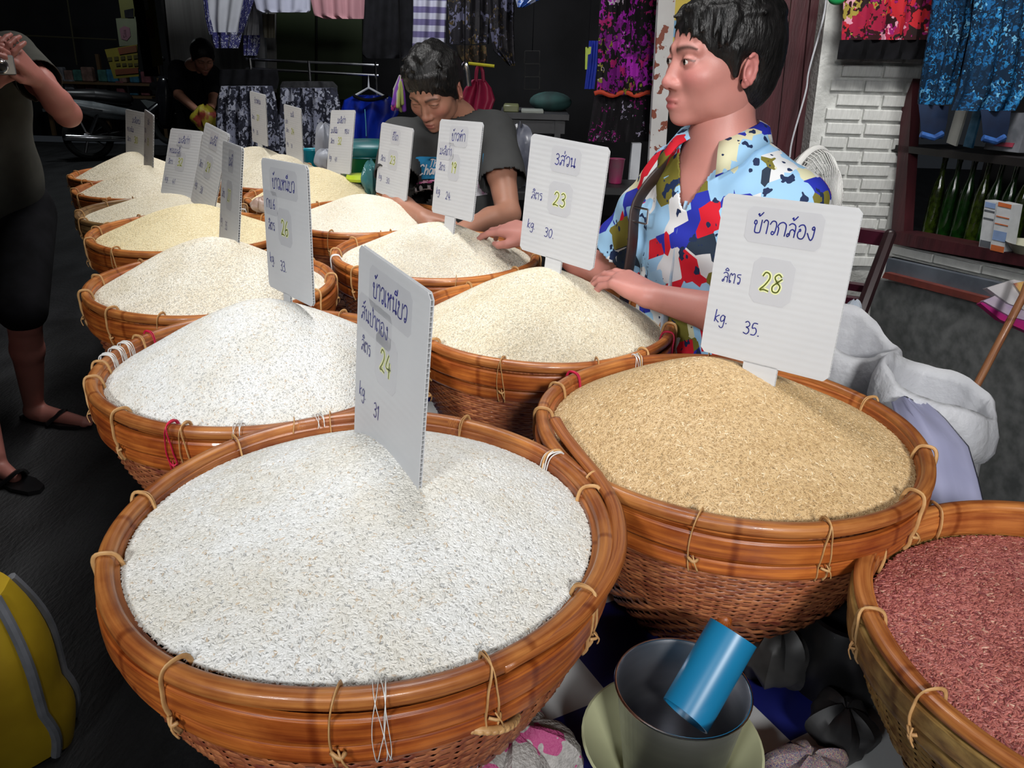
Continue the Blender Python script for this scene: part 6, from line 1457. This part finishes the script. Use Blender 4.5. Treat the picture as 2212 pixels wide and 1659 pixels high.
gax = (gl - gr).normalized(); gfw = Vector((gax.y, -gax.x, 0)).normalized(); MG = np.array(Matrix(((gax.x, -gfw.x, 0), (gax.y, -gfw.y, 0), (0, 0, 1))))
gs.e(gc + Vector((.01, .06, -.16)), (.175, .115, .20), .05, MG); gs.e(gc + Vector((.01, .10, -.42)), (.165, .125, .24), .06, MG)
gs.c(gl, .060, gr, .060, .05); gs.c(gl.lerp(gnb, .6), .055, gr.lerp(gnb, .6), .055, .04); el = gl.lerp(ge, .62); er_ = gr.lerp(he, .62)
gs.ch([(gl, .066), (el, .076)], .03); gs.ch([(gr, .066), (er_, .074)], .03)
VG = relax(*gs.mesh(.008, lambda X, Y, Z: (.003 * np.sin(30 * X + 18 * Z) * np.sin(24 * Y + 20 * Z)).astype(np.float32)), 1)
def keep_g(V):
    k = np.ones(len(V), bool)
    for e_, s_ in ((el, gl), (er_, gr)):
        d_ = PV((e_ - s_).normalized()); t = (V - PV(e_)) @ d_; rad = np.linalg.norm(V - PV(e_) - t[:, None] * d_, axis=1); k &= ~((t > 0) & (rad < .13) & (t < .14))
    nk = V - PV(gnb); k &= ~((np.hypot(nk[:, 0], nk[:, 1] + .02) < .072) & (nk[:, 2] > -.01)); return k & (V[:, 2] > .72)
VG = cut(VG, keep_g); o = part('shirt', npmesh('shirt', [VG]), m_grey, gm, world=True, edge=None); sm = o.modifiers.new('thickness', 'SOLIDIFY'); sm.thickness = .003; sm.offset = 1
# chest print, laid on the cloth: points of the shirt front shot from the reader's side of the cloth
from mathutils.bvhtree import BVHTree
bvh = BVHTree.FromPolygons([tuple(v) for v in VG[0]], [tuple(int(i) for i in f) for f in VG[1]])
gz0 = gc.z
def on_chest(u, z, off=.005):      # u across the chest, z height; falls on the cloth
    o_ = gc + gax * u + Vector((0, 0, z - gz0)) + gfw * .5; h_ = bvh.ray_cast(o_, -gfw)
    return (h_[0] + gfw * off) if h_[0] is not None else (gc + gax * u + Vector((0, 0, z - gz0)) + gfw * (.07 + off))
def chest_patch(outline_fn, z0, z1, mt, off, nu=14, nz=10, name='printed_patch'):
    mb = MB(); vs = []; fs = []
    for j in range(nz + 1):
        t = j / nz; z = z0 + (z1 - z0) * t; a, b = outline_fn(t)
        for i in range(nu + 1): u = a + (b - a) * i / nu; vs.append(on_chest(u, z + .012 * sin(pi * i / nu) * (-1 if t > .8 else 0), off))
    for j in range(nz):
        for i in range(nu): q = j * (nu + 1) + i; fs.append((q, q + 1, q + nu + 2, q + nu + 1))
    return part(name, mb.add(vs, fs), mt, gm, world=True, edge=None)
pz = lambda py: P(960, py, 2.58).z
ux = lambda px: (P(px, 390, 2.58) - gc).dot(gax)
chest_patch(lambda t: (ux(882), ux(1054)), pz(392), pz(334), mat('print_blue', (.02, .25, .50), scale=9, rough=.8), .006)
chest_patch(lambda t: (ux(886), ux(1054)), pz(402), pz(391), mat('print_pinkwhite', (.6, .3, .42), (.4, .05, .2), scale=30, rough=.8, lo=.45, hi=.55), .0065, nz=3)
chest_patch(lambda t: (ux(890), ux(1054)), pz(440), pz(402), mat('print_lower', (.52, .5, .54), (.32, .04, .2), scale=12, rough=.8, lo=.4, hi=.5), .006)
mb = MB(); sz = .022
for t_, px, py, s_ in (('The', 925, 364, .020), ('Cham', 896, 382, .028)): write(mb, t_, ux(px), pz(py), s_, s_ * .16, fn=lambda a, b: on_chest(a, b, .009), slant=.25)
part('lettering', mb, mat('print_white', (.7, .7, .72), scale=9, rough=.8), gm, world=True, edge=None)
mb = MB(); write(mb, 'OLD', ux(898), pz(428), .034, .010, fn=lambda a, b: on_chest(a, b, .009), slant=-.1); part('lettering', mb, m_blackc, gm, world=True, edge=None)
legs(gm, gc + Vector((0, .12, -gc.z)), gax, gfw, m_jean, m_blackp, top=.82)
# ---------------------------------------------------------------- the photographer at the left edge
tm = person('person in an olive shirt and black shorts holding up a camera', (-2.12, 3.15, 0))
skt = skin_mat('skin_pink', (.42, .16, .13), (.35, .08, .08), (.44, .12, .11))
TCx = PY(10, 300, 3.15); tl = Vector((.75, .66, 0)); tf = Vector((.55, -.835, 0)).normalized(); tl = Vector((.835, .55, 0)).normalized()
tc0 = Vector((-2.10, 3.18, 0)); ts_ = tc0 + tl * .17 + Vector((0, 0, 1.42)); ts2 = tc0 - tl * .19 + Vector((0, 0, 1.42))
te, tw = P(146, 246, 2.78), P(78, 168, 2.62); MT = np.array(Matrix(((tl.x, -tf.x, 0), (tl.y, -tf.y, 0), (0, 0, 1))))
ta = Body(); ta.ch([(ts_, .055), (ts_.lerp(te, .5), .05), (te, .043)], .02); ta.ch([(te, .044), (te.lerp(tw, .35), .046), (tw, .029)], .015)
hand(ta, tw, P(22, 108, 2.50) - tw, Vector((.5, -.55, .67)), thumb=1, curl=(.30, .38, .45, .5), spread=.06, sc=1.12, thumb_out=.5)
ta2 = Body(); t2e, t2w = tc0 - tl * .26 + tf * .12 + Vector((0, 0, 1.14)), P(-22, 175, 2.55); ta2.ch([(ts2, .055), (t2e, .043)], .02); ta2.ch([(t2e, .044), (t2w, .029)], .015); hand(ta2, t2w, P(-5, 120, 2.5) - t2w, (.3, -.9, .3), thumb=-1, sc=1.1, curl=(.4, .5, .5, .5))
tleg = Body(); kl = P(62, 700, 3.30); an = P(62, 862, 3.45); ft = P(178, 905, 3.46)
hipz = .86; hl = tc0 + tl * .10
knee = PZ(52, 690, .50); ank = PZ(72, 868, .085); toe = PZ(182, 912, .025)
tleg.ch([(Vector((knee.x, knee.y, .56)), .060), (knee, .058), (knee.lerp(ank, .35) - tf * .01, .058), (ank, .038)], .02); tleg.c(ank + Vector((0, 0, -.04)), .036, toe, .022, .02); tleg.c(ank + Vector((-.02, .01, -.045)), .034, ank + Vector((.05, -.02, -.055)), .03, .02)
for i in range(4): tleg.c(toe + Vector((-.01, .0 + i * .014, 0)), .011, toe + Vector((.03 - i * .006, -.008 + i * .016, -.004)), .009, .004)
kn2 = Vector((-2.22, 2.98, .50)); an2 = PZ(-14, 985, .085); toe2 = PZ(32, 1032, .025)
tleg.ch([(Vector((kn2.x, kn2.y, .56)), .060), (kn2, .058), (kn2.lerp(an2, .35), .058), (an2, .038)], .02); tleg.c(an2 + Vector((0, 0, -.04)), .036, toe2, .022, .02)
th_c = tc0 + Vector((-.02, 0.01, 1.66)); RT = frame((.5, -.86, -.1)); V3, F3 = head_field(.8).mesh(.005); tneck = Body().c(th_c + Vector((0, .02, -.06)), .056, tc0 + Vector((0, 0, 1.42)), .062, .02)
tneck.c(tc0 + Vector((0, 0, 1.42)), .10, tc0 + Vector((0, 0, .88)), .12, .05).c(ts_, .05, ts2, .05, .03); tneck.c(hl + Vector((0, 0, .80)), .075, Vector((knee.x, knee.y, .54)), .055, .03).c(tc0 - tl * .1 + Vector((0, 0, .80)), .075, Vector((kn2.x, kn2.y, .54)), .055, .03)
me = npmesh('body', [(place(V3, RT, th_c), F3), tneck.mesh(.012), relax(*ta.mesh(.004), 1), ta2.mesh(.006), relax(*tleg.mesh(.006), 1)]); tone(me, V3, len(V3)); part('body', me, skt, tm, world=True, edge=None)
part('hair', npmesh('hair', [hair_mesh(RT, th_c, 1.0, .03, seed=8, vox=.007, clumps=False)]), mat('brown_hair', (.05, .03, .02), (.02, .012, .008), scale=60, rough=.5), tm, world=True, edge=None)
tsb = Body(); tsb.e(tc0 + Vector((0, 0, 1.24)), (.195, .13, .22), .05, MT); tsb.e(tc0 + tf * .03 + Vector((0, 0, .98)), (.185, .145, .26), .06, MT); tsb.c(ts_, .065, ts2, .065, .05); tsb.ch([(ts_, .075), (ts_.lerp(te, .5), .08)], .03); tsb.ch([(ts2, .075), (ts2.lerp(t2e, .6), .08)], .03); tsb.c(tc0 + Vector((0, 0, 1.42)), .075, tc0 + Vector((0, 0, 1.46)), .07, .03)
e1_, e2_ = ts_.lerp(te, .5), ts2.lerp(t2e, .6)
def keep_t(V):
    k = V[:, 2] > .80
    for e_, s_ in ((e1_, ts_), (e2_, ts2)):
        d_ = PV((e_ - s_).normalized()); t = (V - PV(e_)) @ d_; rad = np.linalg.norm(V - PV(e_) - t[:, None] * d_, axis=1); k &= ~((t > 0) & (rad < .12) & (t < .14))
    return k
VT = cut(relax(*tsb.mesh(.011), 1), keep_t); o = part('shirt', npmesh('shirt', [VT]), mat('olive_cotton', (.075, .075, .065), (.055, .055, .048), scale=9, rough=.95, spec=.15), tm, world=True, edge=None); sm = o.modifiers.new('thickness', 'SOLIDIFY'); sm.thickness = .003
so = Body(); so.e(tc0 + Vector((0, 0, .86)), (.19, .145, .13), .05, MT)
so.ch([(hl + Vector((0, 0, .80)), .105), (Vector((knee.x, knee.y, .54)), .088)], .04); so.ch([(tc0 - tl * .1 + Vector((0, 0, .80)), .105), (Vector((kn2.x, kn2.y, .54)), .088)], .04)
part('shorts', npmesh('shorts', [so.mesh(.012)]), m_blackc, tm, world=True, edge=None)
for a_, t_ in ((ank, toe), (an2, toe2)):
    sd = (t_ - a_); sd.z = 0; sd.normalize(); mb = MB(); base = Vector((a_.x, a_.y, .010)) - sd * .07
    sid = Vector((-sd.y, sd.x, 0)); outl = [base + sd * x + sid * y for x, y in ((0, .02), (0, -.02), (.1, -.035), (.22, -.045), (.29, -.03), (.31, 0), (.29, .03), (.22, .045), (.1, .035))]
    sd_o = part('sandal', mb.prism([p - Vector((0, 0, .009)) for p in outl], (0, 0, .016)), m_blackp, tm, world=True, smooth=False)
    st = MB().tube(crom([base + sd * .16 + sid * .045 + Vector((0, 0, .005)), base + sd * .21 + Vector((0, 0, .055)), base + sd * .16 - sid * .045 + Vector((0, 0, .005))], 5), .014, 8, flat=.4); part('sandal_strap', st, m_blackp, tm, world=True)
cm = thing('camera', 'silver compact camera held up by the person in the olive shirt', 'camera', P(2, 138, 2.47))
cf = Vector((.62, -.76, -.1)).normalized(); qc = cf.to_track_quat('Z', 'Y').to_matrix(); cc = P(-6, 140, 2.48)
part('camera_body', MB().rbox(cc, (.095, .058, .022), .3, qc), mat('silver_plastic', (.45, .46, .48), scale=9, rough=.25, metal=.7), cm, world=True, smooth=False)
part('lens', MB().lathe([(.023, 0), (.023, .018), (.020, .022), (.019, .034), (.016, .036), (.001, .033)], 24, cc + cf * .011 + qc @ Vector((.004, 0, 0)), M=qc), m_chrome, cm, world=True)
part('lens_glass', MB().ell(cc + cf * .045 + qc @ Vector((.004, 0, 0)), (.013, .013, .004), qc), m_blackp, cm, world=True)
# ---------------------------------------------------------------- the man bending in the background
bm0 = P(425, 250, 6.2); fm = person('person in a black shirt bending over a yellow bag in the back', (bm0.x, bm0.y, 0))
fH = P(438, 124, 6.15); RF = frame((.45, -.72, -.5)); V4, F4 = head_field(.3).mesh(.006)
fs1, fs2 = P(384, 150, 6.3), P(456, 160, 6.3); fe1, fw1 = P(386, 205, 6.2), P(432, 245, 5.9); fe2, fw2 = P(462, 210, 6.2), P(452, 246, 5.9)
fb = Body(); fb.ch([(fs1, .05), (fe1, .038), (fw1, .026)], .015); fb.ch([(fs2, .05), (fe2, .038), (fw2, .026)], .015)
hand(fb, fw1, Vector((.5, -.5, -.6)), (.3, -.5, .7), sc=1.0); hand(fb, fw2, Vector((-.2, -.5, -.8)), (.0, -.7, .6), thumb=-1); fnb = fs1.lerp(fs2, .5) + Vector((0, 0, .04)); fb.c(fH + Vector((0, .02, -.02)), .055, fnb, .06, .02); fb.c(fs1, .05, fs2, .05, .03); fb.c(fnb, .06, fnb + Vector((0, .03, -.1)), .06, .03)
me = npmesh('body', [(place(V4, RF, fH), F4), fb.mesh(.007)]); tone(me, V4, len(V4)); part('body', me, skg, fm, world=True, edge=None)
part('hair', npmesh('hair', [hair_mesh(RF, fH, 1.02, .026, seed=9, vox=.007, clumps=False)]), m_hair, fm, world=True, edge=None)
fc_ = fs1.lerp(fs2, .5); fax = (fs2 - fs1).normalized(); ffw = Vector((fax.y, -fax.x, 0)).normalized(); MF = np.array(Matrix(((fax.x, -ffw.x, 0), (fax.y, -ffw.y, 0), (0, 0, 1))))
fsb = Body(); fsb.e(fc_ + Vector((0, .05, -.18)), (.18, .12, .24), .05, MF).e(fc_ + Vector((0, .1, -.45)), (.17, .13, .22), .06, MF).c(fs1, .065, fs2, .065, .05).ch([(fs1, .07), (fs1.lerp(fe1, .7), .075)], .03).ch([(fs2, .07), (fs2.lerp(fe2, .7), .075)], .03)
part('shirt', npmesh('shirt', [fsb.mesh(.012)]), m_blackc, fm, world=True, edge=None)
legs(fm, Vector((fc_.x, fc_.y + .12, 0)), fax, ffw, m_blackc, m_blackp, top=.90)
bag_blob('carrier_bag', 'yellow and red carrier bag in the hands of the bending man', P(446, 256, 5.85), (.10, .08, .09), mat('yellow_red_bag', (.28, .24, .02), (.2, .03, .02), scale=10, rough=.5, lo=.42, hi=.5), 41)
